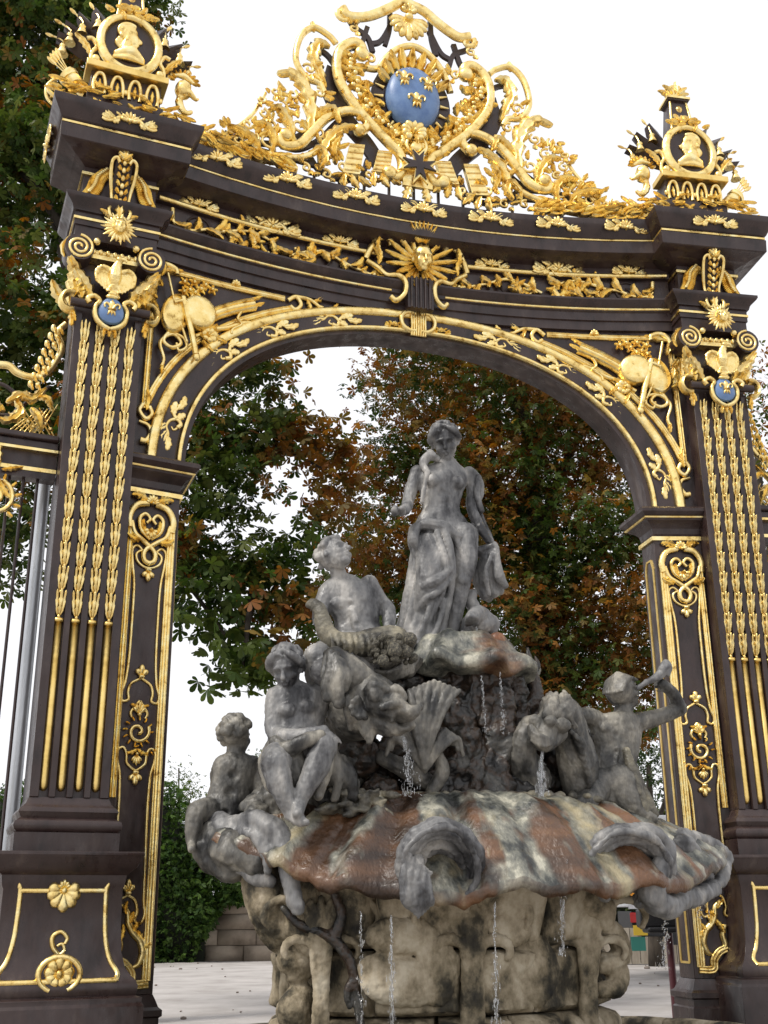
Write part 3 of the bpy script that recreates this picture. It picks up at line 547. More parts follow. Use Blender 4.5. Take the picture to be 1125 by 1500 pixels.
# jambs
def roundrect(*a): pass
for s in(1,-1):
    m=AM();a0,a1=sorted((s*3.38,s*4.06));box(m,a0,a1,.76,6.66,-.42,0);jb=part('jamb',m,DARK,GA,bevel=.006)
    m=AM();rs=[]
    for b,e in((0,.09),(.42,.09),(.44,.07),(.52,.07),(.54,.10),(.60,.10),(.63,.06),(.70,.03),(.758,.0)):
        q=[(s*(3.38-e),b,-.42-e),(s*(3.38-e),b,e),(s*4.06,b,e),(s*4.06,b,-.42-e)];rs.append(q if s<0 else q[::-1])
    rings(m,rs);part('jamb_base',m,DARK,GA,ang=25)
    def imp(lst):
        rs=[]
        for b,e in lst:
            q=[(s*(3.38-e),b,-.42-e),(s*(3.38-e),b,e),(s*4.055,b,e),(s*4.055,b,-.42-e)];rs.append(q if s<0 else q[::-1])
        m=AM();rings(m,rs);return m
    part('impost',imp([(6.662,.02),(6.70,.0),(6.78,.015),(6.84,.06),(6.88,.12),(6.90,.13),(6.93,.14),(6.97,.19),(6.99,.21),(7.03,.215),(7.06,.19),(7.062,.0)]),DARK,GA,ang=25)
    part('gold_band',imp([(6.60,.012),(6.60,.03),(6.658,.03),(6.66,.012)]),GOLD,GA,ang=25);part('gold_band',imp([(6.905,.13),(6.905,.155),(6.925,.165),(6.928,.13)]),GOLD,GA,ang=25)
    S=lambda L:[(s*p[0],p[1]) for p in L]
    m=AM();sweep(m,S([(3.47,.90),(3.47,2),(3.47,4),(3.47,6.16)]),REED(.048,.04));sweep(m,S([(3.99,2.86),(3.99,4),(3.99,6.16)]),REED(.042,.04))
    sweep(m,CR(S([(3.44,.87),(3.62,.87),(3.64,.98),(3.72,1.08),(3.82,1.12)]),5),REED(.048,.04));part('jamb_gilt_frame',m,GOLD,GA)
    # crowning cartouche
    m=AM();cx=3.735
    for q in(1,-1):
        sweep(m,CR([(s*(cx+q*.27),6.12,.02),(s*(cx+q*.28),6.28,.02),(s*(cx+q*.2),6.42,.02),(s*(cx+q*.05),6.47,.02)],6),HR(.045,.05))
        sweep(m,CR([(s*(cx+q*.25),6.2,.02),(s*(cx+q*.2),6.05,.02),(s*(cx+q*.08),5.96,.02),(s*(cx-q*.06),5.84,.02),(s*(cx-q*.06),5.72,.02),(s*(cx+q*.02),5.68,.02)],6),HR(.032,.045))
        curl(m,CR([(s*cx,6.0),(s*(cx+q*.12),6.1),(s*(cx+q*.15),6.25),(s*(cx+q*.08),6.32),(s*(cx+q*.02),6.26),(s*(cx+q*.06),6.2)],6),.028,.02,.03,1.2)
        leaf(m,s*(cx+q*.05),6.48,pi/2-q*s*.9,.24,.07,-q*s*1.0,.03,.05,4);leaf(m,s*(cx+q*.12),5.97,pi/2-q*s*1.7,.2,.06,q*s*1.3,.03,.05,4);leaf(m,s*(cx+q*.06),6.05,pi/2-q*s*.5,.2,.045,q*s*.7,.04,.05,4)
    fan(m,s*cx,6.46,pi/2,.13,2.6,7,.04,.05);fan(m,s*cx,6.12,-pi/2,.13,2.4,5,.04,.05);part('jamb_cartouche',m,GOLD,GA)
    # vase-shaped inner line with curled ends
    m=AM()
    for q in(1,-1):
        P=[(cx-q*.02,5.63),(cx+q*.06,5.64),(cx+q*.14,5.70),(cx+q*.16,5.79),(cx+q*.10,5.84),(cx+q*.07,5.80),(cx+q*.10,5.86),(cx+q*.16,5.90),(cx+q*.215,5.84),(cx+q*.20,5.66),(cx+q*.165,5.40),(cx+q*.16,5.0),(cx+q*.165,4.5),(cx+q*.19,4.2),(cx+q*.23,4.06),(cx+q*.21,3.97),(cx+q*.14,3.99),(cx+q*.15,4.08),(cx+q*.12,4.18),(cx+q*.03,4.24),(cx,4.26)]
        sweep(m,CR(S(P),4),HR(.017,.025,.0))
        P=[(cx+q*.0,3.17),(cx+q*.05,3.20),(cx+q*.11,3.26),(cx+q*.12,3.36),(cx+q*.16,3.43),(cx+q*.22,3.40),(cx+q*.22,3.28),(cx+q*.18,3.1),(cx+q*.17,2.7),(cx+q*.18,2.2),(cx+q*.19,1.75),(cx+q*.21,1.6),(cx+q*.17,1.5),(cx+q*.10,1.53),(cx+q*.12,1.62),(cx+q*.09,1.74),(cx+q*.0,1.80)]
        sweep(m,CR(S(P),4),HR(.017,.025,.0))
    part('jamb_inner_line',m,GOLD,GA)
    for b,t in((5.60,-pi/2),(4.27,pi/2),(3.15,-pi/2),(1.82,pi/2)):
        m=AM();fan(m,s*cx,b,t,.15,1.3,3,.02,.04,w=.035);ball(m,(s*cx,b,.04),(.04,.025,.03));part('jamb_bud',m,GOLD,GA)
    m=AM()
    for q in(1,-1):
        curl(m,CR(S([(cx,3.98),(cx+q*.05,3.92),(cx+q*.10,3.84),(cx+q*.08,3.78)]),5),.022,.016,.0,1.3);leaf(m,s*cx,3.86,pi/2-q*s*.6,.14,.04,-q*s*1,.02,.04,3);leaf(m,s*cx,3.42,-pi/2+q*s*.8,.14,.04,q*s*1,.02,.04,3)
    fan(m,s*cx,3.82,pi/2,.16,1.4,5,.02,.04)
    sweep(m,spiral(s*cx,3.62,.14,.02,.5 if s<0 else 2.6,1.3*s,26),HR(.022,.035,.01))
    for k in range(12): t=k*.5;leaf(m,s*cx+.13*cos(t),3.62+.13*sin(t),t,.06,.022,.6,.02,.03,2,6)
    for k in range(7): t=-.2-k*.45;leaf(m,s*(cx-.12)+.1*cos(t),3.48+.09*sin(t),t,.05,.02,.6,.02,.03,2,6)
    fan(m,s*cx,3.36,-pi/2,.13,1.3,5,.02,.04);part('jamb_rocaille',m,GOLD,GA)
    m=AM();sweep(m,CR(S([(3.80,1.70),(3.72,1.62),(3.70,1.5),(3.64,1.40),(3.56,1.32),(3.52,1.2),(3.56,1.08),(3.62,1.04)]),6),HR(.04,.045,.0),sc=lambda t:np.interp(t,[0,.3,.7,1],[.4,1,1.3,.5]))
    for a_,b_,t_,q in((3.70,1.5,.9,1),(3.64,1.4,1.4,-1),(3.56,1.3,1.5,1),(3.53,1.2,1.1,-1),(3.74,1.6,1.9,-1)): leaf(m,s*a_,b_,(pi-t_ if s>0 else t_),.14,.04,q,.02,.04,3)
    sweep(m,CR(S([(3.82,1.4),(3.78,1.28),(3.80,1.16),(3.74,1.08),(3.68,1.06)]),6),HR(.035,.04,.0));leaf(m,s*3.8,1.3,1.2 if s<0 else pi-1.2,.2,.05,.5,.02,.04,4);part('jamb_foot_leaf',m,GOLD,GA)
    # inner cheek of the jamb: long panel outlined in gold
    m=AM();Q=[(-.09,.95),(-.09,6.2),(-.14,6.34),(-.28,6.34),(-.33,6.2),(-.33,.95)]
    for i in range(len(Q)):
        (c0,b0),(c1,b1)=Q[i],Q[(i+1)%len(Q)];w_=.014;L=math.hypot(c1-c0,b1-b0);nx,ny=-(b1-b0)/L*w_,(c1-c0)/L*w_
        rings(m,[[(s*3.381,b0-ny,c0-nx),(s*3.366,b0-ny,c0-nx),(s*3.366,b0+ny,c0+nx),(s*3.381,b0+ny,c0+nx)],[(s*3.381,b1-ny,c1-nx),(s*3.366,b1-ny,c1-nx),(s*3.366,b1+ny,c1+nx),(s*3.381,b1+ny,c1+nx)]])
    part('cheek_gilt_frame',m,RODG,GA,smooth=False)
# ============================================================ CREST over the middle of the gate
def PXs(L,c=.2): return [G(x,y,c) for x,y in L]
CW=thing('crest_cartouche','large gilded openwork crest with blue oval of three lilies on top of the arch','crest',Matrix.Translation(gp(0,0,0)));CW['org']=gp(0,0,0)
def mir(P,s): return [(-s*p[0],p[1])+tuple(p[2:]) for p in P]      # s=-1 left as drawn, +1 mirrored
C0=.12
m=AM();cx,cb=-.04,13.82
rings(m,[[(cx+.44*k*cos(t),cb+.58*k*sin(t),C0+h_) for t in np.linspace(0,2*pi,32,endpoint=False)] for k,h_ in((1,.0),(1,.10),(.9,.17),(.65,.23),(.3,.26),(.05,.265))]);ov=part('blue_oval',m,BLUE,CW)
for a_,b_,h_ in((-.19,14.05,.235),(.20,14.02,.235),(0,13.66,.25)):
    m=AM();fleur(m,cx+a_,b_-.02,.33,C0+h_,.06);part('fleur_de_lis',m,GOLD,ov)
m=AM();rings(m,[[(cx+.66*k*cos(t),cb+.80*k*sin(t),C0-.08+h_) for t in np.linspace(0,2*pi,32,endpoint=False)] for k,h_ in((1,-.03),(1,.03),(.66,.05))]);part('oval_backplate',m,DARK,CW)
for k in range(22):
    m=AM();t=2*pi*k/22;L=.8+.08*(k%2);sweep(m,CR([(cx+.50*cos(t)*q,cb+.64*sin(t)*q) for q in(.95,1.1,1.25)],3),HR(.03,.04,0),sc=lambda u:1-.7*u,cc=lambda u:.1);part('oval_ray',m,GOLD,CW)
m=AM();fan(m,cx,13.14,pi/2,.26,4.6,9,.2,.1);part('oval_shell',m,GOLD,CW)
m=AM()
for k in range(9):
    t=pi/2+(k-4)*.27;leaf(m,cx+.42*cos(t),cb+.58*sin(t)+.02,t,.34 if abs(k-4)<3 else .26,.09,0,.12,.09,3,8,lift=.12,amp=.25)
sweep(m,CR([(-.85,14.28,.1),(-.62,14.30,.12),(-.5,14.48,.16),(-.3,14.72,.18),(-.04,14.83,.2),(.24,14.74,.18),(.45,14.5,.16),(.55,14.32,.12),(.62,14.12,.1)],5),HR(.055,.08));part('crown_of_rays',m,GOLD,CW)
m=AM()
P=CR(PXs([(502,10),(512,22),(540,22),(573,9),(590,0)],.15)+[(-.05,15.78),(.2,15.7)]+[(.42,15.52),(.64,15.36),(.8,15.28),(.98,15.33)],6)
sweep(m,P,HR(.085,.10,.1));fan(m,-.06,15.50,-pi/2,.46,2.6,9,.1,.08);fan(m,-.06,15.58,pi/2,.22,2,5,.12,.08);curl(m,spiral(-1.17,15.2,.12,.03,2.4,.9,14),.05,.03,.12,1);curl(m,spiral(.95,15.22,.12,.03,.6,-.9,14),.05,.03,.12,1);part('crest_pediment',m,GOLD,CW)
for s in(-1,1):
    m=AM()
    for L in ([(508,14),(520,34),(540,50),(548,72)],[(573,14),(572,40),(566,62)],[(540,35),(530,62),(515,66),(505,80)],[(575,30),(560,55),(545,60)],[(455,60),(480,75),(495,95)],[(478,118),(500,140),(520,150)],[(413,209),(440,214),(470,200),(500,172),(524,178)],[(455,225),(470,245),(500,258),(530,255),(540,230)],[(375,205),(410,205),(450,190),(480,170)],[(330,190),(380,215),(430,228),(470,240)]):
        sweep(m,CR(mir(PXs(L,.08),s),5),[(.04,-.03),(.04,.03),(-.04,.03),(-.04,-.03)])
    sweep(m,CR(mir([(-1.25,14.2),(-1.33,13.75),(-1.1,13.3),(-.75,12.9),(-.5,12.5)],s),6),[(.17,-.04),(.17,.03),(-.17,.03),(-.17,-.04)],sc=lambda t:1-.3*t);part('iron_armature',m,DARK,CW)
    m=AM();sweep(m,CR(mir(PXs([(533,76),(531,64),(519,58),(503,66),(496,84),(500,115),(522,151),(549,182),(571,205),(588,222),(592,243),(583,256),(570,250)]),s),6),HR(.085,.12,.1));[ball(m,(q[0],q[1],.15),(.13,.13,.11)) for q in mir(PXs([(531,76),(572,251)]),s)];part('cartouche_scroll',m,GOLD,CW)
    m=AM();P=mir(PXs([(512,80),(517,110),(535,145),(556,172),(580,195),(604,215)]),s);pp=CR(P,5)
    for i,p in enumerate(pp):
        for q in range(3):
            t=random.uniform(0,6.3);leaf(m,p[0]+random.uniform(-.13,.13),p[1]+random.uniform(-.1,.1),t,.22,.07,random.uniform(-1,1),.1,.08,3,7,lift=.06)
        ball(m,(p[0]+random.uniform(-.08,.08),p[1],.18),.045,8,5)
    part('laurel_garland',m,GOLD,CW)
    m=AM();sweep(m,CR(mir(PXs([(495,58),(484,46),(462,34),(443,47),(436,80),(450,107),(470,116),(478,130)]),s),6),HR(.05,.08,.08));
    acan(m,CR(mir(PXs([(486,62),(470,56),(462,75),(470,95),(480,122)]),s),6),.13,.08,.08,7,.55,bt=.02);leaf(m,*mir(PXs([(462,40)]),s)[0],pi/2,.2,.07,.4,.08,.06,3);part('upper_scroll',m,GOLD,CW)
    # big foliage plumes, one part each
    for L,W in (([(455,195),(458,160),(450,130),(430,108),(406,108)],.17),([(432,208),(426,182),(412,160),(396,156)],.12),([(460,170),(478,158),(490,160),(498,180)],.12),([(400,222),(402,200),(390,182),(371,180)],.1),([(470,235),(480,205),(500,188),(520,185)],.13),([(495,235),(490,215),(500,200)],.1),([(384,222),(375,203),(355,190),(332,184)],.1),([(430,222),(410,226),(395,232),(415,240)],.09),([(450,225),(470,215),(478,232),(470,245)],.1)):
        m=AM();acan(m,CR(mir(PXs(L),s),6),W,.08,.1,6,.5,bt=.02,cc=lambda t:.1*t);part('foliage_plume',m,GOLD,CW)
    m=AM();sweep(m,CR(mir(PXs([(529,190),(540,178),(532,163),(508,158),(480,168),(458,190),(440,207),(418,208),(412,198),(420,193)]),s),6),HR(.075,.1,.1));[ball(m,(q[0],q[1],.15),(.11,.11,.1)) for q in mir(PXs([(528,188),(420,195)]),s)];part('lower_scroll',m,GOLD,CW)
    m=AM();sweep(m,CR(mir(PXs([(480,205),(455,222),(425,226),(390,220),(355,212),(315,202)]),s),6),HR(.05,.07,.1));part('ramp_scroll',m,GOLD,CW)
    # banners with fringed ends
    for x,y,x2,y2 in((527,205,516,252),(568,215,560,250)):
        (a0,b0),(a1,b1)=mir(PXs([(x,y),(x2,y2)]),s);m=AM();dx=.12
        rings(m,[[(a0-dx,b0,.0),(a0-dx,b0,.08),(a0+dx,b0+.03,.08),(a0+dx,b0+.03,.0)],[(a1-dx*1.15,b1,.06),(a1-dx*1.15,b1,.15),(a1+dx*1.15,b1+.03,.15),(a1+dx*1.15,b1+.03,.06)]])
        for q in np.linspace(.1,.9,5): tube(m,[(a0+(a1-a0)*q-dx,b0+(b1-b0)*q,.085+.07*q),(a0+(a1-a0)*q+dx,b0+(b1-b0)*q+.03,.085+.07*q)],.012,5)
        for q in(-1,0,1): leaf(m,a1+q*.11,b1,-pi/2+.5*q-.4*s,.26,.08,.3,.12,.05,3,8)
        part('gilt_banner',m,GOLD,CW)
    rl=random.Random(77);m=AM()
    for L in ([(300,200),(330,190),(350,178),(372,160),(385,140),(392,128)],[(322,204),(350,190),(380,190),(398,175),(404,158)]): sweep(m,CR(mir(PXs(L),s),5),HR(.028,.04,.06))
    part('open_scroll',m,GOLD,CW)
    for x,y,r,a0,tn in ((395,200,14,0,1.2),(372,196,11,1,1.1),(350,199,10,2,1.1),(328,197,8,.5,1.1),(415,150,11,2,1.1),(440,178,13,.3,1.2),(468,190,12,2.4,1.1),(487,218,13,1.2,1.2),(505,238,10,0,1.1),(455,95,10,3,1.1),(470,130,10,2,1.1),(430,132,10,1,1.1),(405,128,8,1,1.),(545,80,9,2,1.1),(520,35,8,1,1.1),(543,250,9,1,1.1),(480,250,9,2,1.1),(450,240,8,2,1.1),(425,244,7,0,1.),(312,190,9,1,1.2),(340,184,8,2,1.1),(365,176,8,0,1.1),(388,160,9,1.5,1.1),(400,178,8,2.5,1.1),(385,140,7,.5,1.),(300,203,7,2,1.),(418,168,7,1,1.)):
        a_,b_=mir(PXs([(x,y)]),s)[0];q=r/100;m=AM();sweep(m,spiral(a_,b_,q,q*.2,a0 if s<0 else pi-a0,tn*(1 if s>0 else -1),16),HR(.022,.035,.1))
        for k in range(4): t=rl.uniform(0,6.3);leaf(m,a_+q*cos(t),b_+q*sin(t),t+rl.uniform(-.5,.5),q*rl.uniform(1.1,1.9),.05,rl.uniform(-1.2,1.2),.1,.05,3,8,lift=.05,amp=.35)
        part('filigree_curl',m,GOLD,CW)
    # foliage ramp down towards the pier
    pts=mir([(-1.9,12.05),(-2.25,12.08),(-2.6,12.02),(-2.95,11.98),(-3.3,12.0),(-3.6,12.04)],s);pp=CR(pts,4)
    m=AM();sweep(m,pp,HR(.05,.08,.1));part('ramp_stem',m,GOLD,CW)
    for i in range(0,len(pp),2):
        m=AM()
        for q in(-1,1,.4): leaf(m,pp[i][0],pp[i][1],(pi if s<0 else 0)+q*random.uniform(.5,1.1)*(1 if s>0 else -1),random.uniform(.22,.34),.06,-q*1.3*(1 if s>0 else -1),.12,.07,4,9,lift=.1)
        part('ramp_leaf',m,GOLD,CW)
m=AM();sweep(m,[(x,11.80) for x in np.linspace(-3.4,3.4,15)],[(.09,-.05),(.09,.05),(-.09,.05),(-.09,-.05)])
for k in range(17): x=-3.2+k*.4;box(m,x-.02,x+.02,11.70,12.15 if abs(x)>1.2 else 12.4,-.02,.02)
part('iron_footing',m,DARK,CW)
# medal and eight-pointed star hanging under the oval
m=AM();sweep(m,[(.0+.16*cos(t),12.92+.18*sin(t)) for t in np.linspace(0,2*pi,20)],HR(.03,.05,.18));ball(m,(0,12.9,.2),(.1,.12,.06));leaf(m,0,12.9,pi/2,.2,.05,.5,.24,.04,3);part('medal',m,GOLD,CW)
def star(c0,k):
    m=AM();P=[]
    for i in range(4):
        t=i*pi/2+.05
        for d,r in((-.34,.36),(-.0,.20),(.34,.36),(pi/4,.10)): P.append((.02+k*r*cos(t+d+pi/4*0),12.52+k*r*sin(t+d)))
    rings(m,[[(p[0],p[1],c0) for p in P],[(p[0],p[1],c0+.04) for p in P]]);return m
st=part('star_cross',star(.22,1.),GOLD,CW,False);part('star_field',star(.245,.78),DARK,st,False)
m=AM();box(m,-.22,.26,12.18,12.55,.1,.16);leaf(m,-.1,12.2,-pi/2-.3,.3,.1,0,.13,.05,3);leaf(m,.14,12.2,-pi/2+.2,.3,.1,0,.13,.05,3);part('gilt_banner',m,GOLD,CW)
# ============================================================ MEDALLION TROPHIES over the piers (drawn for the left one, faces inwards = +a)
ML=thing('medallion_trophy','','trophy',Matrix.Translation((0,0,11.70))@pierM(-4.53),'portrait trophies on the gate piers')
B=lambda b:b-11.70
m=MB();sweep(m,[(.0+.40*cos(t),B(13.08)+.46*sin(t)) for t in np.linspace(0,2*pi,36)],[(.06,0),(.06,.06),(.03,.10),(-.01,.10),(-.04,.06),(-.06,.05),(-.06,0)]);mr=part('medallion_ring',m,GOLD,ML)
for v in mr.data.vertices: v.co.y-=.36
m=MB();rings(m,[[(.38*k*cos(t),B(13.08)+.44*k*sin(t),h_) for t in np.linspace(0,2*pi,32,endpoint=False)] for k,h_ in((1,.3),(1,.38),(.2,.39))]);part('medallion_field',m,DARK,ML)
c=Clay();z0=B(13.12)
def b3(a,b,c_=0): return (a,z0+b,.38+c_)
c.ball(b3(-.03,.13,.02),(.14,.15,.07));c.ball(b3(.04,.05,.02),(.09,.12,.06));c.limb([b3(.09,.10,.02),b3(.155,.03,.02),b3(.12,.0,.02)],[.02,.025,.02],8);c.ball(b3(.10,-.04,.02),(.035,.02,.03));c.ball(b3(.075,-.08,.02),(.04,.03,.035))
c.limb([b3(-.03,.02,.02),b3(-.05,-.13,.02)],[.075,.085]);c.limb([b3(-.16,-.24,0),b3(.02,-.19,.04),b3(.17,-.26,0)],[.06,.10,.06]);c.limb([b3(-.2,-.30,0),b3(.0,-.30,.05),b3(.2,-.30,0)],[.03,.05,.03])
for k in range(16):
    t=1+k*.17;c.ball(b3(-.03+.13*cos(t),.14+.13*sin(t),.05),.035)
for k in range(8): c.ball(b3(-.10+random.uniform(-.05,.08),.10+random.uniform(-.1,.1),.07),.03)
c.limb([b3(-.14,.02,.02),b3(-.17,-.06,.02),b3(-.13,-.14,.02)],[.04,.045,.02])
c.build('portrait_bust',GOLD,ML,.011,2)
m=MB();box(m,-.56,.56,B(12.50),B(12.60),.1,.50);part('gilt_shelf',m,RODG,ML,bevel=.01)
m=MB();box(m,-.48,.48,B(12.12),B(12.50),.0,.38);box(m,-.52,.52,B(11.98),B(12.12),-.1,.42);box(m,-.46,.46,B(11.70),B(11.98),-.1,.3);part('trophy_plinth',m,DARK,ML,bevel=.008)
for k in range(4):
    x=-.36+k*.24;m=MB();sweep(m,CR([(x-.07,B(12.14),.38),(x-.08,B(12.3),.38),(x-.04,B(12.44),.4),(x+.04,B(12.44),.4),(x+.08,B(12.3),.38),(x+.07,B(12.14),.38)],4),HR(.028,.05));ball(m,(x+.12,B(12.25),.4),(.03,.05,.03));leaf(m,x,B(12.18),pi/2,.2,.035,0,.39,.03,3,8);part('gilt_loop',m,GOLD,ML)
for s in(1,-1):
    m=MB();ball(m,(s*.44,B(12.68),.4),(.06,.07,.06));curl(m,CR([(s*.5,B(12.62)),(s*.5,B(12.8)),(s*.44,B(12.92)),(s*.5,B(13.04)),(s*.58,B(13.02))],5),.03,.03,.36,1.3);leaf(m,s*.5,B(12.75),pi/2-.4*s,.4,.07,-.7*s,.36,.05,4);part('side_bracket',m,GOLD,ML)
# obelisk with basket
m=MB();stack(m,[(B(13.5),.16),(B(14.2),.08),(B(14.22),.12),(B(14.25),.12)],.06,.12,-.06);part('obelisk',m,DARK,ML)
m=MB()
for s in(1,-1): tube(m,[(s*.20,B(13.52),.28),(s*.14,B(14.2),.2)],.022,6)
box(m,-.20,.20,B(14.25),B(14.29),-.1,.26);ball(m,(0,B(14.05),.2),(.06,.08,.05));leaf(m,0,B(13.9),-pi/2,.2,.05,0,.24,.04,3)
tube(m,[(0,B(14.29),.08),(0,B(14.36),.08),(0,B(14.55),.08)],[.09,.07,.14],12)
for k in range(8): t=k*pi/4;leaf(m,.08*cos(t),B(14.42),pi/2-.9*cos(t),.22,.05,-.8*cos(t),.08+.1*sin(t),.04,3,8)
part('obelisk_finial',m,GOLD,ML)
m=MB()
for k in range(26):
    t=random.uniform(-.5,pi+.5);r=random.uniform(.05,.2);leaf(m,r*1.3*cos(t),B(13.58)+r*.6*sin(t),random.uniform(0,6.3),.15,.05,random.uniform(-1,1),.38+random.uniform(0,.06),.05,3,7)
part('laurel_knot',m,GOLD,ML)
# flags, tassels, spears behind the medallion
for s,ang_s in((1,(1.0,.66,.32)),(-1,(1.05,.76,.47,.2))):
    for i,t in enumerate(ang_s):
        a1,b1=s*cos(t)*.98,B(12.95)+sin(t)*.95;m=MB();n_=(-sin(t)*s,cos(t));rs=[]
        for q in np.linspace(.2,1,6):
            w_=.17*(1-q)**.5+.03*sin(q*9+i)+.03;x,y=a1*q,B(12.95)+(b1-B(12.95))*q
            rs.append([(x+n_[0]*w_,y+n_[1]*w_,.05),(x,y,.17+.02*i),(x-n_[0]*w_,y-n_[1]*w_,.05),(x,y,-.03)])
        rings(m,rs);fl=part('furled_flag',m,DARK,ML)
        tx,ty=a1*.93,B(12.95)+(b1-B(12.95))*.9
        m=MB();tube(m,[(a1*.98,b1*1.0,.1),(tx+.03,ty-.08,.16),(tx+.02,ty-.16,.18)],.012,5)
        tube(m,[(tx+.02,ty-.14,.18),(tx+.02,ty-.18,.18),(tx+.02,ty-.20,.18),(tx+.02,ty-.32,.18)],[.03,.05,.035,.085],10);part('tassel',m,GOLD,fl)
        m=MB();q=1.04;tube(m,[(a1*.5,B(12.95)+(b1-B(12.95))*.5,.09),(a1*q,B(12.95)+(b1-B(12.95))*q,.09)],.013,5);leaf(m,a1*q,B(12.95)+(b1-B(12.95))*q,math.atan2(b1-B(12.95),a1),.12,.028,0,.08,.02,1,8,amp=0);part('spear_tip',m,GOLD,fl)
# helmet on the inner side, quiver on the outer side, sheaf of laurel along the foot
c=Clay();c.ball((.80,B(12.62),.3),(.12,.15,.13));c.limb([(.66,B(12.84),.3),(.80,B(12.86),.3),(.95,B(12.78),.3)],[.03,.05,.03]);c.limb([(.88,B(12.56),.36),(.98,B(12.50),.32),(1.02,B(12.53),.3)],[.05,.03,.02],8);c.limb([(.76,B(12.5),.3),(.76,B(12.36),.3),(.84,B(12.24),.3),(.93,B(12.28),.3)],[.05,.06,.05,.03]);c.build('plumed_helmet',GOLD,ML,.014,2,noi=[(.008,25)])
m=MB()
for k in range(9): t=2.9-k*.33;leaf(m,.80+.13*cos(t),B(12.72)+.13*sin(t),t,.12,.035,-.6,.3,.04,2,7)
part('helmet_crest',m,RODG,ML)
m=MB();tube(m,[(-.5,B(12.15),.3),(-.80,B(12.42),.28)],[.09,.12],12);tube(m,[(-.74,B(12.35),.28),(-.78,B(12.40),.28)],.14,12);part('quiver',m,GOLD,ML)
for k in range(4): 
    m=MB();t=pi-.65-.12*k;tube(m,[(-.78,B(12.40)+.03*k,.28),(-.78+cos(t)*.22,B(12.40)+.03*k+sin(t)*.22,.28)],.01,5);leaf(m,-.78+cos(t)*.2,B(12.4)+.03*k+sin(t)*.2,t,.16,.035,0,.28,.02,1,7,amp=0);part('arrow',m,GOLD,ML)
m=MB();tube(m,CR([(-.6,B(12.3),.2),(-.85,B(12.4),.2),(-1.02,B(12.22),.2),(-1.0,B(12.0),.2),(-.8,B(11.86),.2)],5),.022,6);part('bow',m,GOLD,ML)
rn=random.Random(5)
for k in range(90):
    x=rn.uniform(-.85,1.35);top=B(12.28)-.32*max(0,x-.1) -.1*abs(min(0,x));y=rn.uniform(B(11.80),max(B(11.84),top))
    m=MB();leaf(m,x,y,(0 if x>0 else pi)+rn.uniform(-.7,.7),rn.uniform(.14,.26),.045,rn.uniform(-.8,.8),.34+rn.uniform(0,.14),.04,2,6);part('laurel_leaf',m,GOLD if k%5 else RODG,ML,ang=60)
MR=copy_tree(ML);MR.matrix_world=Matrix.Translation((0,0,11.70))@pierM(4.40)@Matrix.Diagonal((-1,1,1,1))
ML['label']='gilded trophy on the left pier with portrait facing right, near the dark tree'
MR['label']='gilded trophy on the right pier with portrait facing left against white sky'
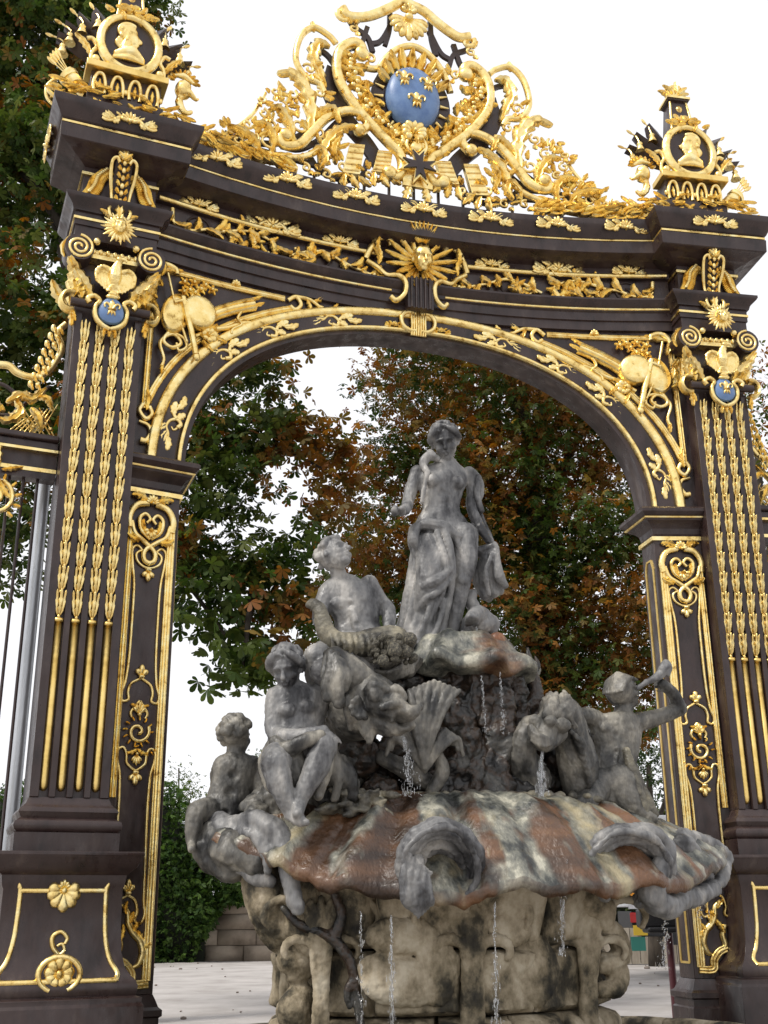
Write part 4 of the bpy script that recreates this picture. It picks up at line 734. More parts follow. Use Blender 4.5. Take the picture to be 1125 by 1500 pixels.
# ============================================================ SIDE GRILLES
STEEL=mat('pale steel',(.5,.52,.55),.35,.6,var=[(.36,.38,.4),(.6,.62,.65)],vscale=2,stretch=(1,1,.3),bump=.1)
for s in(-1,1):
    W=thing('side_grille','iron grille with gilded scrolls and lattice, left of the left pier' if s<0 else 'sliver of gilded iron grille beyond the right pier','grille',Matrix.Translation(gp(s*5.5,0,0)));W['org']=gp(s*5.5,0,0)
    S=lambda L:[(s*p[0],p[1])+tuple(p[2:]) for p in L]
    def bx(a0,a1,*r):
        m=AM();a0,a1=sorted((s*a0,s*a1));box(m,a0,a1,*r);return m
    part('top_rail',bx(4.93,6.6,7.04,7.14,-.35,-.08),DARK,W,bevel=.01);part('top_rail',bx(4.93,6.6,7.14,7.22,-.38,-.02),DARK,W,bevel=.02);part('lower_rail',bx(4.93,6.6,6.80,7.035,-.3,-.14),DARK,W);part('lower_rail',bx(4.93,6.6,6.66,6.74,-.3,-.12),DARK,W);part('foot_rail',bx(4.93,6.6,1.2,1.35,-.3,-.12),DARK,W)
    part('gold_line',bx(4.93,6.6,7.0,7.035,-.14,-.06),GOLD,W);part('gold_line',bx(4.93,6.6,6.745,6.795,-.14,-.11),GOLD,W);part('stone_kerb',bx(4.93,6.6,0,.5,-.5,.1),DARK,W)
    for k in range(9):
        m=AM();x=s*(5.13+k*.165);tube(m,[(x,.5,-.2),(x,6.66,-.2)],.019,8);part('grille_bar',m,DARK,W)
    m=AM();curl(m,CR(S([(4.98,8.85),(5.07,8.7),(5.0,8.5),(5.06,8.3),(5.16,8.12),(5.3,8.02),(5.5,8.04),(5.62,8.12),(5.8,8.1)]),6),.04,.05,-.15,1.2);part('shoulder_scroll',m,GOLD,W)
    m=AM()
    for j,(ox) in enumerate((0,.1)):
        for k in range(8):
            p=S([(5.04+ox+.03*k-.01*j,8.75-.12*k)])[0];ball(m,(p[0],p[1],-.12),(.035,.055,.035),7,5);leaf(m,p[0],p[1],-pi/2+.4,.1,.03,0,-.1,.03,2,6)
    part('bud_chain',m,GOLD,W)
    m=AM()
    for P in ([(5.7,7.35),(5.5,7.5),(5.3,7.75),(5.1,7.95)],[(5.8,7.9),(5.6,7.85),(5.45,7.7),(5.5,7.5),(5.7,7.45)]): sweep(m,CR(S(P),5),HR(.025,.03,-.2))
    part('iron_scroll',m,DARK,W)
    for P,w_ in (([(5.14,7.9),(5.3,7.7),(5.45,7.72),(5.6,7.62)],.09),([(5.5,7.7),(5.42,7.5),(5.55,7.36),(5.7,7.4)],.08),([(5.3,7.6),(5.2,7.45),(5.15,7.3)],.07),([(5.25,7.75),(5.12,7.72),(5.04,7.6)],.06),([(5.6,7.5),(5.75,7.55),(5.9,7.7)],.09)):
        m=AM();acan(m,CR(S(P),6),w_,.06,-.16,5,.5,cc=lambda t:.08*sin(pi*t));part('gilt_leaf',m,GOLD,W)
    m=AM()
    for k in range(7):
        a=4.98+k*.06
        tube(m,S([(a,7.25+.03*(k%2),-.16),(a+.22,7.62-.02*k,-.16)]),.009,4);tube(m,S([(a+.2,7.24,-.16),(a,7.7-.04*k,-.16)]),.009,4)
    for k in range(5): m_=S([(5.04+.07*k,7.35+.06*(k%3))])[0];ball(m,(m_[0],m_[1],-.15),(.03,.03,.02),6,4)
    part('gilt_lattice',m,GOLD,W)
    m=AM();cxx=5.62
    sweep(m,spiral(s*cxx,6.35,.24,.05,1.2,1.4*s,26),HR(.03,.04,-.12));
    for k in range(9): t=k*.5-.8;leaf(m,s*cxx+.24*cos(t),6.35+.24*sin(t),t,.09,.04,.4,-.12,.04,2,6)
    leaf(m,s*cxx,6.75,pi/2,.32,.07,.5,-.05,.04,4);leaf(m,s*(cxx-.02),6.6,-pi/2+.4,.3,.06,.5,-.1,.04,4);leaf(m,s*(cxx-.05),6.7,.2 if s<0 else pi-.2,.26,.04,.2,-.08,.04,4);part('gilt_cartouche',m,GOLD,W)
    for b in (5.75,5.5,3.2,2.5): m=AM();leaf(m,s*5.55,b,pi/2-.3,.28,.06,1.2,-.15,.04,4);leaf(m,s*5.55,b,-pi/2-.3,.26,.06,-1.2,-.15,.04,4);part('gilt_leaf',m,GOLD,W)
PO=thing('steel_post','plain pale grey steel post behind the left grille bars','post',Matrix.Translation(gp(-5.05,0,-.75)));PO['org']=gp(-5.05,0,-.75)
m=AM();tube(m,[(-4.99,0,-.75),(-4.99,7.0,-.75)],.075,20);part('post_tube',m,STEEL,PO);m=AM();tube(m,[(-4.99,7.0,-.75),(-4.99,7.05,-.75)],.09,20);part('post_cap',m,STEEL,PO)
# ============================================================ THE FOUNTAIN
LEAD=mat('weathered lead',(.2,.2,.2),.5,0,var=[(.02,.02,.022),(.08,.08,.083),(.16,.16,.16),(.225,.22,.212),(.38,.365,.34)],vscale=3.0,bump=.55,bscale=17,stretch=(1,1,.4),detail=12.,lo=.36,hi=.64,rvar=.12)
LEADO=mat('ochre stained lead',(.2,.2,.2),.55,0,var=[(.015,.014,.012),(.05,.046,.036),(.115,.105,.08),(.16,.145,.105),(.27,.24,.17)],vscale=3.6,bump=.8,bscale=20,detail=12.,lo=.36,hi=.64,rvar=.12)
LEADM=mat('dark streaked lead',(.1,.1,.1),.5,0,var=[(.014,.014,.014),(.045,.044,.04),(.105,.10,.088),(.16,.15,.128),(.29,.27,.225)],vscale=3.6,bump=.6,bscale=20,detail=12.,stretch=(1,1,.5),lo=.36,hi=.64,rvar=.12)
LEADD=mat('wet dark lead',(.06,.06,.06),.35,0,var=[(.006,.006,.006),(.018,.016,.014),(.045,.028,.018),(.03,.03,.028),(.07,.065,.055)],vscale=3.5,bump=.9,bscale=20,detail=10.,lo=.36,hi=.64)
RUST=mat('rust stained lead',(.25,.1,.05),.35,0,var=[(.06,.03,.02),(.22,.09,.04),(.32,.2,.12)],vscale=6,bump=.4,bscale=30,detail=8.)
MF=Matrix.Translation((FC[0],FC[1],0))@Matrix.Rotation(T0,4,'Z')
def ft(name,label,cat,base=None,group=None):
    if base is None: M=MF
    else:
        M=MF@Matrix.Translation(locT(base))
    return thing(name,label,cat,M,group)
class Fig(Clay):       # modelled in fountain coordinates from surveyed points
    def P(s,x,y,o=0.): return Fl(x,y,o)
    def L(s,pts,rr,n=12,sx=1.,k=4): s.limb([Fl(*p) for p in pts],[(r+.6)/118 if r>6 else (r+.4)/118 for r in rr],n,sx,k)
    def Bl(s,p,r,Rm=None): s.ball(Fl(*p),tuple(q/118 for q in r) if hasattr(r,'__len__') else (r/118,)*3,Rm)
    def T(s,secs,k=7,n=36,tw=0.):
        o=[]
        for q in secs:
            u,z,c=Fl(q[0],q[1],q[2]);o.append((u,z,c,q[3]/118,q[4]/118,q[5] if len(q)>5 else 0))
        s.loft(o,n,k=k,tw=tw)
    def D(s,p,r,v): s.dent(Fl(*p),r/118,[q/118 for q in v])
    def H(s,p,h,yaw=0,pitch=0,roll=0,hair='curls',seed=1): return head(s,Fl(*p),h/118,yaw,pitch,roll,hair,seed)
    def Hd(s,p,q,nrm,sz,curl=.6,fist=False):
        a=np.array(Fl(*p));b=np.array(Fl(*q));hand(s,a,b-a,nrm,sz/118,curl,fist)
    def done(s,name,m,th,voxel=.016,smooth=2,noi=((.009,8),(.005,26),(.003,60))):
        o=s.build(name,m,None,voxel,smooth,noi);o.parent=th;o.matrix_basis=th.matrix_world.inverted()@MF;return o
# --- standing woman
WS=ft('standing_woman_statue','grey lead statue of a half draped standing woman, highest figure of the fountain','statue',Fl(650,945,0))
c=Fig()
c.T([(657,672,.0,10,10),(654,681,.0,22,12),(650,689,0,36,15),(648,703,.02,38,20),(646,722,.02,32,18),(646,745,.02,28,17),(648,763,.02,38,20),(649,785,.02,45,23),(648,810,.0,41,22)],n=28)
c.Bl((634,704,.15),(11,11,10));c.Bl((670,707,.14),(11,11,10));c.Bl((648,762,.12),(19,22,9));c.Bl((687,694,0),11);c.Bl((611,692,0),11)
c.L([(611,694,0),(602,718,.0),(597,738,.06),(594,747,.3),(592,748,.42)],[10,9,8,7,5.5]);c.Hd((592,748,.40),(584,752,.62),(0,-1,0),22,.9);
for k in range(7): c.Bl((583+random.uniform(-8,8),747+random.uniform(-4,5),.55+random.uniform(-.05,.05)),5)
c.L([(688,697,0),(693,720,-.02),(691,744,.02),(703,772,.1),(718,795,.15)],[10,9,8,7,5.5]);c.Hd((717,793,.15),(727,803,.18),(0,.3,1),20,.8)
c.L([(680,785,.10),(680,820,.17),(675,852,.17),(668,885,.12),(665,915,.12),(664,936,.14)],[20,18.5,14.5,13.5,9,7.5]);c.L([(664,938,.14),(667,945,.32)],[7.5,6]);c.Bl((677,850,.26),(9,9,8))
c.H((652,648,.06),57,-.42,-.5,-.12,'bun',3)
for pp_,v in (((648,735,.22),(0,0,-7)),((648,720,.2),(0,0,-6)),((640,752,.22),(0,0,-4)),((648,757,.26),(0,0,-5)),((660,735,.2),(0,0,-4))): c.D(pp_,9,v)
c.done('figure',LEAD,WS,.0125,2)
c=Fig()
c.T([(645,782,.02,38,22,.02),(638,800,.03,34,23,.07),(632,830,.06,32,25,.09),(627,865,.08,32,26,.11),(622,900,.08,33,25,.12),(619,925,.08,36,26,.12),(619,944,.08,40,28,.1)],k=8,n=64,tw=1.5)
c.L([(628,800,.15),(628,850,.3),(614,900,.16),(604,936,.2)],[20,18,13,12])
c.L([(604,938,.2),(598,945,.36)],[9,7])
for P,r in (([(694,772,.05),(672,786,.22),(648,772,.26),(622,768,.22),(606,776,.05)],[6,8,9,8,7]),([(608,776,.1),(605,790,.12),(606,804,.1),(614,820,.15)],[8,8,6,4]),([(612,770,.2),(606,790,.24),(614,806,.2)],[5,7,5]),
 ([(650,775,.28),(658,800,.34),(662,835,.34),(658,875,.28),(650,915,.24),(648,942,.26)],[6,6,6,5,5,6]),([(640,780,.3),(650,815,.38),(652,850,.36),(640,885,.32),(622,920,.3),(612,942,.3)],[4,5,5,4,4,4]),
 ([(628,785,.28),(640,815,.38),(638,835,.42),(622,850,.38),(610,858,.2)],[4,5,5,4,3]),([(656,835,.36),(640,850,.44),(620,860,.36),(606,880,.15)],[6,7,6,4]),([(658,850,.34),(640,868,.42),(622,880,.34),(606,905,.15)],[4,5,5,4]),
 ([(636,870,.36),(626,900,.34),(612,935,.3)],[4,4,4]),([(650,880,.3),(645,905,.3),(632,940,.34)],[4,4,5]),([(612,800,.15),(606,850,.1),(600,900,.08),(594,940,.1)],[6,6,6,7]),([(662,780,.25),(672,800,.25),(676,830,.22)],[5,5,3])): c.L(P,r,8)
c.done('hip_drapery',LEAD,WS,.0125,1,((.006,11),(.004,34)))
c=Fig()
for P,r in (([(694,692,-.12),(702,706,-.06),(703,722,-.04),(697,738,-.04),(701,752,-.06)],[5,6,6,6,4]),([(700,700,.05),(699,725,.08),(705,748,.06)],[5,5,4]),([(684,800,.0),(700,806,.08),(722,800,.16)],[5,6,6]),([(703,752,-.04),(712,775,.02),(722,800,.12)],[4,4,5]),([(690,812,.0),(706,812,.08),(722,803,.14)],[4,4,4]),
 ([(724,798,.15),(716,818,.1),(714,845,.05),(722,868,.05)],[5,11,12,8]),([(726,800,.18),(728,825,.2),(732,845,.2),(739,857,.18)],[4,6,7,5]),([(718,806,.1),(704,830,.0),(702,852,-.05),(710,872,.0)],[4,8,9,7]),([(714,835,.0),(712,862,-.05),(716,876,-.05)],[8,12,6]),([(726,830,.1),(730,852,.05),(733,866,.05)],[6,9,5]),
 ([(720,812,.22),(712,838,.2),(716,870,.16)],[3,4,3])): c.L(P,r,9)
c.done('flying_drapery',LEAD,WS,.0125,1)
c=Fig();c.L([(640,672,.12),(628,668,.13),(620,680,.12),(626,692,.18)],[5,7,6,4]);c.L([(626,692,.18),(622,712,.16),(618,735,.12)],[4,3,3]);c.L([(630,664,.1),(636,668,.16)],[6,4]);c.done('shoulder_knot',LEAD,WS,.014,1)
# --- small dolphin at her feet
DS=ft('small_dolphin_statue','small lead dolphin head with open toothed mouth beside the standing woman feet','statue',Fl(700,950,.2))
c=Fig();c.L([(690,938,.1),(697,916,.2),(703,905,.25),(700,898,.4)],[20,20,17,11]);c.L([(700,900,.4),(690,905,.58)],[13,8]);c.L([(703,915,.35),(722,912,.3),(722,925,.3)],[14,10,6]);c.Bl((716,905,.35),8);c.Bl((690,900,.55),6);c.L([(693,888,.1),(688,878,.1),(693,868,.1),(682,872,.05)],[9,8,6,3]);c.D((692,920,.6),16,(0,0,-26));c.D((688,925,.5),12,(0,0,-14))
for k in range(5): c.L([(684+k*4,908,.52),(684+k*4,914,.53)],[2.4,1.2],6)
c.L([(678,930,.4),(690,938,.5),(706,936,.42)],[6,7,6]);c.done('dolphin_head',LEAD,DS,.015,2)
c=Fig();
for k in range(16): c.Bl((708+random.uniform(-26,26),950+random.uniform(-13,12),.3+random.uniform(-.1,.2)),random.uniform(8,15))
c.done('rust_stained_rock',RUST,DS,.02,2,((.02,6),(.01,20)))
# --- reclining man and cornucopia
MS=ft('reclining_man_statue','grey lead statue of a reclining man looking up at the standing woman','statue',Fl(520,965,.4))
c=Fig();O=.35
c.T([(502,842,O,12,11),(508,850,O,24,13),(512,858,O,37,17),(514,874,O,41,21),(518,895,O+.02,36,20),(523,912,O+.03,31,18),(527,930,O+.04,34,21),(528,950,O+.05,38,24)],n=28)
c.L([(492,830,O+.02),(502,858,O)],[9.5,12]);c.H((491,815,O+.08),54,.55,.5,.12,'curls',8)
c.L([(541,856,O),(556,880,O+.02),(568,893,O+.05),(570,912,O+.12),(570,926,O+.2)],[12,11,9.5,8.5,6.5]);c.Hd((570,924,O+.2),(571,944,O+.32),(0,.2,1),24,.5)
c.L([(480,866,O),(471,890,O+.05),(468,908,O+.15),(470,912,O+.35)],[12,11,9,7]);c.Hd((473,914,O+.32),(468,902,O+.46),(1,0,.3),22,1.0,True)
c.Bl((499,884,O+.13),(13,9,7));c.Bl((528,878,O+.13),(13,9,7));c.L([(513,880,O+.17),(519,905,O+.2),(524,925,O+.2)],[3,5,5]);c.D((514,886,O+.2),7,(0,0,-5));c.D((523,915,O+.22),6,(0,0,-4))
c.L([(518,948,O+.1),(490,952,O+.35),(462,962,O+.5)],[20,19,15]);c.L([(462,962,O+.5),(462,990,O+.45),(468,1015,O+.4)],[15,13,10]);c.L([(525,955,O+.2),(500,968,O+.5),(472,984,O+.65)],[20,18,15]);c.L([(472,984,O+.65),(480,1010,O+.5)],[14,11])
c.done('figure',LEAD,MS,.0125,2)
c=Fig()
for P,r in (([(490,940,O+.3),(520,955,O+.35),(545,965,O+.3),(560,985,O+.2)],[10,12,14,14]),([(500,955,O+.4),(525,970,O+.45),(540,985,O+.4)],[8,10,10]),([(505,930,O+.22),(530,940,O+.26),(552,942,O+.2)],[5,7,6])): c.L(P,r,9)
c.done('lap_drapery',LEAD,MS,.018,2)
CO=ft('cornucopia','lead horn of plenty spilling a heap of fruit, held by the reclining man','cornucopia',Fl(560,960,.7))
c=Fig();c.L([(452,886,.75),(458,884,.76),(467,892,.8),(473,910,.84),(480,930,.86),(498,942,.88),(525,944,.86),(552,940,.84),(574,942,.82)],[4,7,8.5,10,12,14,16,18,23],14)
for k in range(9): c.L([(485+k*9,930-.3*k,.98),(487+k*9,944,1.02),(485+k*9,958,.96)],[1.5,2,1.5],6)
c.done('horn',LEADO,CO,.015,1)
fm=MB();ball(fm,(0,0,0),1,10,7);fme=fm.mesh('fruit');fme.materials.append(LEADO)
rn=random.Random(4)
for k in range(70):
    x=rn.uniform(528,610);y=rn.uniform(932,972);
    if (x-572)**2/45**2+(y-955)**2/24**2>1: continue
    r=rn.choice([3,3.5,4,5,6,8,10])/118;q=Fl(x,y,.86+.16*(1-((x-572)/45)**2)+rn.uniform(-.05,.05))
    o=link(bpy.data.objects.new('fruit',fme),CO);o.matrix_basis=CO.matrix_world.inverted()@MF@Matrix.Translation(locT(q))@Matrix.Diagonal((r,r,r*rn.uniform(.85,1.15),1))
c=Fig();c.T([(571,962,.62,46,22,.03),(571,975,.6,40,22,.08),(568,992,.55,30,18,.1)],k=11,n=60)
for k in range(7): c.L([(530,975+k*2.5,.72),(565,985+k*2,.86-.02*k),(605,966+k*3,.72)],[2.6,3,2.6],6)
c.done('wicker_lip',LEADM,CO,.015,1)
# --- seated woman
SW=ft('seated_woman_statue','lead statue of a seated woman with crossed ankles and bun looking down left','statue',Fl(430,1190,1.1))
c=Fig();O=.9
c.T([(428,998,O,12,11),(432,1006,O,25,14),(436,1014,O,38,18),(437,1034,O+.02,36,20),(437,1056,O+.03,32,18),(434,1074,O+.04,33,20),(432,1092,O+.05,34,22),(432,1108,O+.05,36,24)],n=28)
c.L([(424,992,O),(430,1010,O)],[9.5,11]);c.H((421,980,O+.05),55,-.5,-.4,-.1,'bun',5)
c.Bl((421,1040,O+.16),(11,9,8));c.Bl((449,1036,O+.16),(11,9,8));c.Bl((434,1080,O+.22),(16,14,8))
c.L([(405,1022,O),(402,1050,O+.04),(404,1074,O+.1),(424,1080,O+.3),(452,1076,O+.42),(474,1070,O+.45)],[12.5,11.5,10.5,10,8.5,6.5]);c.Hd((473,1070,O+.45),(500,1083,O+.5),(0,1,.3),30,.35)
c.L([(466,1016,O),(486,1020,O+.0),(503,1008,O+.05),(500,985,O+.15)],[12.5,11,9,7]);c.Hd((500,988,O+.12),(494,966,O+.25),(0,0,1),22,.8)
c.L([(420,1104,O+.1),(408,1112,O+.3),(404,1120,O+.45)],[22,20,17]);c.L([(404,1120,O+.45),(409,1145,O+.48),(418,1170,O+.5),(426,1190,O+.5)],[16,15,11,8]);c.L([(426,1192,O+.5),(440,1202,O+.62),(448,1205,O+.68)],[8,7,4])
c.L([(446,1102,O+.1),(464,1096,O+.32),(474,1094,O+.45)],[22,19,16]);c.L([(474,1094,O+.45),(464,1122,O+.5),(450,1150,O+.52),(438,1176,O+.52)],[15,15,11,8]);c.L([(438,1178,O+.52),(436,1192,O+.66)],[8,6])
c.done('figure',LEAD,SW,.0125,2)
c=Fig()
for P,r in (([(404,1088,O+.25),(420,1098,O+.4),(445,1086,O+.5),(470,1078,O+.5)],[8,10,9,7]),([(430,1104,O+.3),(434,1130,O+.35),(440,1160,O+.3)],[12,14,12]),([(444,1104,O+.3),(446,1135,O+.38),(446,1165,O+.35)],[6,6,6]),([(478,1105,O+.3),(490,1130,O+.25),(512,1150,O+.2)],[14,18,12]),([(484,1095,O+.4),(478,1130,O+.42),(466,1165,O+.4)],[6,7,6]),([(490,1110,O+.35),(496,1140,O+.35),(490,1170,O+.3)],[6,6,5]),([(500,1115,O+.25),(512,1135,O+.3),(516,1165,O+.25)],[8,8,8]),([(400,1095,O+.1),(392,1120,O+.1),(400,1150,O+.2)],[10,12,10])): c.L(P,r,9)
c.done('lap_drapery',LEADM,SW,.017,2,((.01,14),(.004,40)))
UR=ft('draped_urn','pale lead urn wrapped in hanging leaves on the seated woman shoulder','urn',Fl(505,1010,1.2))
c=Fig();c.L([(490,962,1.15),(500,975,1.15),(515,992,1.15),(532,1008,1.05)],[13,19,23,24],14);c.Bl((488,958,1.15),(13,7,12))
for P,r in (([(484,955,1.25),(484,980,1.32),(478,1005,1.3),(480,1022,1.3)],[4,6,7,6]),([(492,960,1.3),(496,985,1.36),(494,1010,1.36),(497,1030,1.34)],[5,8,9,7]),([(500,968,1.32),(508,990,1.36),(506,1010,1.34)],[4,6,4]),([(478,960,1.2),(474,985,1.25),(478,1000,1.3)],[3,4,3])): c.L(P,r,8)
for k in range(5): c.L([(490+3*k,968+3*k,1.33),(495+3*k,1000+2*k,1.37)],[1.8,1.5],6)
c.done('urn_body',LEADM,UR,.015,1)
# --- child on the rim, seen from behind
CH=ft('seated_child_statue','lead statue of a curly haired child with back turned, leftmost figure','statue',Fl(330,1205,.4))
c=Fig();O=.35
c.T([(344,1104,O,12,11),(347,1111,O,26,14),(348,1122,O,31,17),(344,1142,O,29,17),(338,1160,O,27,17),(332,1178,O,29,20),(329,1195,O,29,22),(329,1206,O,28,22)],n=28)
c.L([(345,1095,O),(346,1112,O)],[10,12]);c.H((345,1079,O+.02),50,2.5,-.1,.1,'curls',11);c.H((345,1079,O+.02),48,2.5,-.1,.1,'curls',12)
c.L([(368,1120,O),(380,1142,O+.02),(385,1166,O+.06),(391,1190,O+.2)],[11.5,10.5,9.5,7]);c.Hd((390,1188,O+.2),(400,1200,O+.35),(0,1,.3),20,.3)
c.L([(326,1120,O-.05),(318,1140,O-.2),(322,1160,O-.3)],[11,9,8]);c.L([(318,1192,O),(300,1188,O+.12),(287,1192,O+.2),(283,1215,O+.22),(281,1234,O+.22)],[18,15,12,10,7]);c.L([(281,1236,O+.22),(280,1244,O+.36)],[6,4])
c.L([(340,1196,O),(352,1190,O-.1),(366,1196,O-.1)],[18,15,11]);c.D((330,1190,O+.2),7,(0,0,-6));c.L([(345,1120,O+.13),(340,1150,O+.125)],[2,2]);c.D((343,1135,O+.15),9,(0,0,-5));c.D((337,1160,O+.15),9,(0,0,-5))
c.done('figure',LEADM,CH,.0125,2)
# --- big dolphin in the middle
BD=ft('large_dolphin_statue','large lead dolphin head spouting water, below the heap of fruit','statue',Fl(550,1085,1.))
c=Fig()
c.L([(500,1055,.6),(522,1040,.9),(545,1030,1.15),(563,1034,1.3)],[30,38,37,26],16)
c.L([(556,1030,1.35),(580,1040,1.5),(600,1044,1.6),(615,1036,1.62)],[22,15,10,4]);c.L([(555,1056,1.3),(578,1066,1.42),(602,1062,1.55)],[16,10,5]);c.L([(536,1058,1.25),(540,1075,1.3),(541,1086,1.32)],[12,8,3])
c.Bl((551,1018,1.48),11);c.Bl((578,1024,1.5),9);c.L([(538,1012,1.42),(550,1004,1.5),(566,1012,1.52)],[5,7,5]);c.L([(568,1014,1.5),(582,1010,1.52),(592,1022,1.5)],[4,6,4]);c.L([(560,1036,1.6),(580,1030,1.64),(590,1036,1.62)],[5,6,4])
for k in range(4): c.L([(512+k*7,1005+k*-1,1.2),(506+k*7,1035,1.3),(514+k*7,1068,1.2)],[2,4.5,2],7)
for t in range(6): c.L([(530,1036,1.42),(530+15*cos(t*.6+2.0),1036-14*sin(t*.6+2.0),1.46)],[3,4],7)
c.D((590,1054,1.6),12,(0,0,-18));c.D((556,1020,1.6),4,(0,0,-3))
for k in range(5): c.L([(574+k*8,1050-k,1.55),(574+k*8,1056-k,1.56)],[2.5,1],6)
c.done('dolphin_head',LEADM,BD,.013,1,((.012,12),(.006,35)))
# --- right hand group
TR=ft('horn_blowing_boy_statue','lead statue of a boy seen from behind, blowing a conch at right','statue',Fl(900,1180,.5))
c=Fig();O=.45
c.T([(913,1044,O,13,12),(908,1047,O,28,15),(903,1055,O,40,18),(902,1078,O,38,19),(903,1098,O,34,18),(899,1115,O,33,20),(894,1135,O,33,25),(888,1158,O,36,30),(884,1178,O,34,30)],n=30)
c.L([(915,1030,O),(912,1050,O)],[11,13]);c.H((915,1016,O+.02),54,2.1,.55,.0,'cap',2)
c.Bl((908,1012,O-.02),(21,22,20))
c.L([(934,1058,O),(960,1052,O+.02),(988,1042,O+.05),(996,1036,O+.06)],[13,11,9.5,9]);c.L([(996,1038,O+.06),(985,1015,O+.1),(970,1002,O+.15)],[9.5,8.5,6.5]);c.Hd((974,1006,O+.12),(950,992,O+.2),(0,.3,1),28,1.0,True)
c.L([(872,1054,O),(856,1048,O+.1),(836,1052,O+.2),(822,1058,O+.3)],[13,11,9.5,7]);c.Hd((826,1056,O+.28),(812,1062,O+.36),(0,.4,1),22,.6)
c.L([(903,1060,O+.15),(905,1090,O+.15),(902,1118,O+.18)],[2,2,2]);c.D((904,1075,O+.2),8,(0,0,-6));c.D((903,1100,O+.2),8,(0,0,-6));c.Bl((888,1066,O+.1),(12,9,7));c.Bl((921,1066,O+.1),(12,9,7))
c.L([(905,1150,O+.1),(918,1172,O+.2),(936,1190,O+.25),(956,1200,O+.3)],[28,20,12,7]);c.L([(872,1150,O+.1),(862,1175,O+.3),(850,1180,O+.35)],[24,17,13])
c.done('figure',LEADM,TR,.0125,2)
c=Fig();c.L([(918,1100,O+.18),(926,1130,O+.22),(934,1160,O+.26),(945,1190,O+.3)],[5,7,8,6]);c.L([(926,1120,O+.14),(938,1155,O+.2),(956,1192,O+.26)],[6,9,8]);c.done('cloth_strip',LEADO,TR,.016,2)
CN=ft('conch_horn','small lead conch shell raised to the lips of the boy','shell',Fl(965,1000,.6))
c=Fig();c.L([(934,1008,.62),(946,1000,.64),(960,993,.66),(970,984,.66),(975,972,.64)],[2.5,3.5,5,6.5,6]);c.L([(970,980,.7),(980,976,.66),(978,988,.66)],[3,5,3]);c.done('conch_body',LEAD,CN,.013,1,((.01,20),))
DM=ft('maned_dolphin_statue','lead dolphin with wavy mane and curled snout, hugged by the boy','statue',Fl(830,1150,.6))
c=Fig();O=.6
c.L([(850,1150,O),(846,1115,O+.05),(836,1080,O+.1),(826,1050,O+.15),(812,1040,O+.25)],[24,27,24,26,20],14);c.L([(812,1050,O+.3),(800,1070,O+.4),(796,1086,O+.5)],[20,16,13]);c.L([(796,1086,O+.5),(784,1078,O+.52),(778,1066,O+.5)],[12,8,5]);c.L([(800,1090,O+.45),(812,1082,O+.4),(822,1074,O+.4)],[10,10,8])
c.Bl((806,1056,O+.55),8);c.Bl((824,1062,O+.5),(12,10,9))
for k in range(3): c.L([(780,1072+k*6,O+.6),(792,1080+k*6,O+.66),(806,1082+k*4,O+.62)],[2.5,4,2.5],7)
c.L([(776,1062,O+.2),(768,1085,O+.2),(764,1112,O+.1),(780,1140,O)],[12,17,21,24])
for k in range(7): c.L([(836+k*3,1072+k*8,O+.34-.02*k),(850+k*2,1086+k*9,O+.36-.02*k),(862,1104+k*8,O+.22)],[3,5,3],7);c.L([(765,1062,O+.2),(782,1056,O+.3),(800,1066,O+.4)],[5,8,6])
c.done('dolphin_body',LEADM,DM,.013,1,((.012,10),(.005,35)))
c=Fig()
for k in range(26):
    x=796+random.uniform(0,42);y=1014+abs(x-820)*.25+random.uniform(-3,10);s_=random.uniform(-8,8)
    c.L([(x,y,O+.28),(x+4+s_,y+14,O+.46),(x+s_*.5,y+26,O+.5),(x+8+s_,y+42,O+.42)],[2.5,4,3.5,1.5],7)
c.done('mane',LEADM,DM,.0105,0)
TF=ft('dolphin_tail_fin','dark lead fin pointing up behind the dolphin right of the upper shell','fin',Fl(785,1040,.3))
c=Fig();c.L([(752,1072,.2),(765,1045,.3),(783,1025,.35),(782,1000,.35),(777,975,.35),(773,950,.35)],[16,14,12,9,6,1.5],10);c.L([(780,985,.35),(788,975,.35),(784,962,.33)],[5,4,1.5]);c.done('fin',LEADD,TF,.014,1)
# --- rock core, reeds, upper shell
RC=ft('rock_core','dark wet lead rockwork holding up the figures in the middle of the fountain','rockwork',Fl(680,1160,.0))
c=Fig();rn=random.Random(9)
c.T([(696,985,.12,62,60,.06),(697,1020,.15,66,62,.12),(699,1060,.16,70,64,.14),(698,1100,.18,78,68,.12),(696,1140,.2,88,74,.12),(694,1185,.2,98,80,.1)],k=9,n=110,tw=2.2)
for k in range(26): x=rn.uniform(620,775);y=rn.uniform(1000,1180);c.L([(x,y,.62*(1-((x-697)/110)**2)),(x+rn.uniform(-8,8),y+20,.68*(1-((x-697)/110)**2)),(x+rn.uniform(-14,14),y+48,.66*(1-((x-697)/110)**2))],[6,rn.uniform(8,16),7],9)
for k in range(60): x=rn.uniform(500,640);y=rn.uniform(1000+abs(x-600)*.4,1185);c.Bl((x,y,.35+rn.uniform(-.3,.3)),(rn.uniform(14,26),rn.uniform(12,24),18))
for k in range(40): x=rn.uniform(770,880);y=rn.uniform(1085,1185);c.Bl((x,y,.1+rn.uniform(-.2,.25)),(rn.uniform(14,24),rn.uniform(12,22),18))
c.done('rock_mass',LEADD,RC,.020,1,((.09,3.2),(.05,8),(.025,20),(.01,45)))
c=Fig()
for k in range(80):
    x=rn.uniform(372,520);y=rn.uniform(max(1085,1190-(x-340)*.55),1200);c.Bl((x,y,.55+rn.uniform(-.4,.25)),rn.uniform(11,20))
c.done('seat_rock',LEADM,RC,.022,1,((.05,4),(.03,11),(.012,30)))
c=Fig()
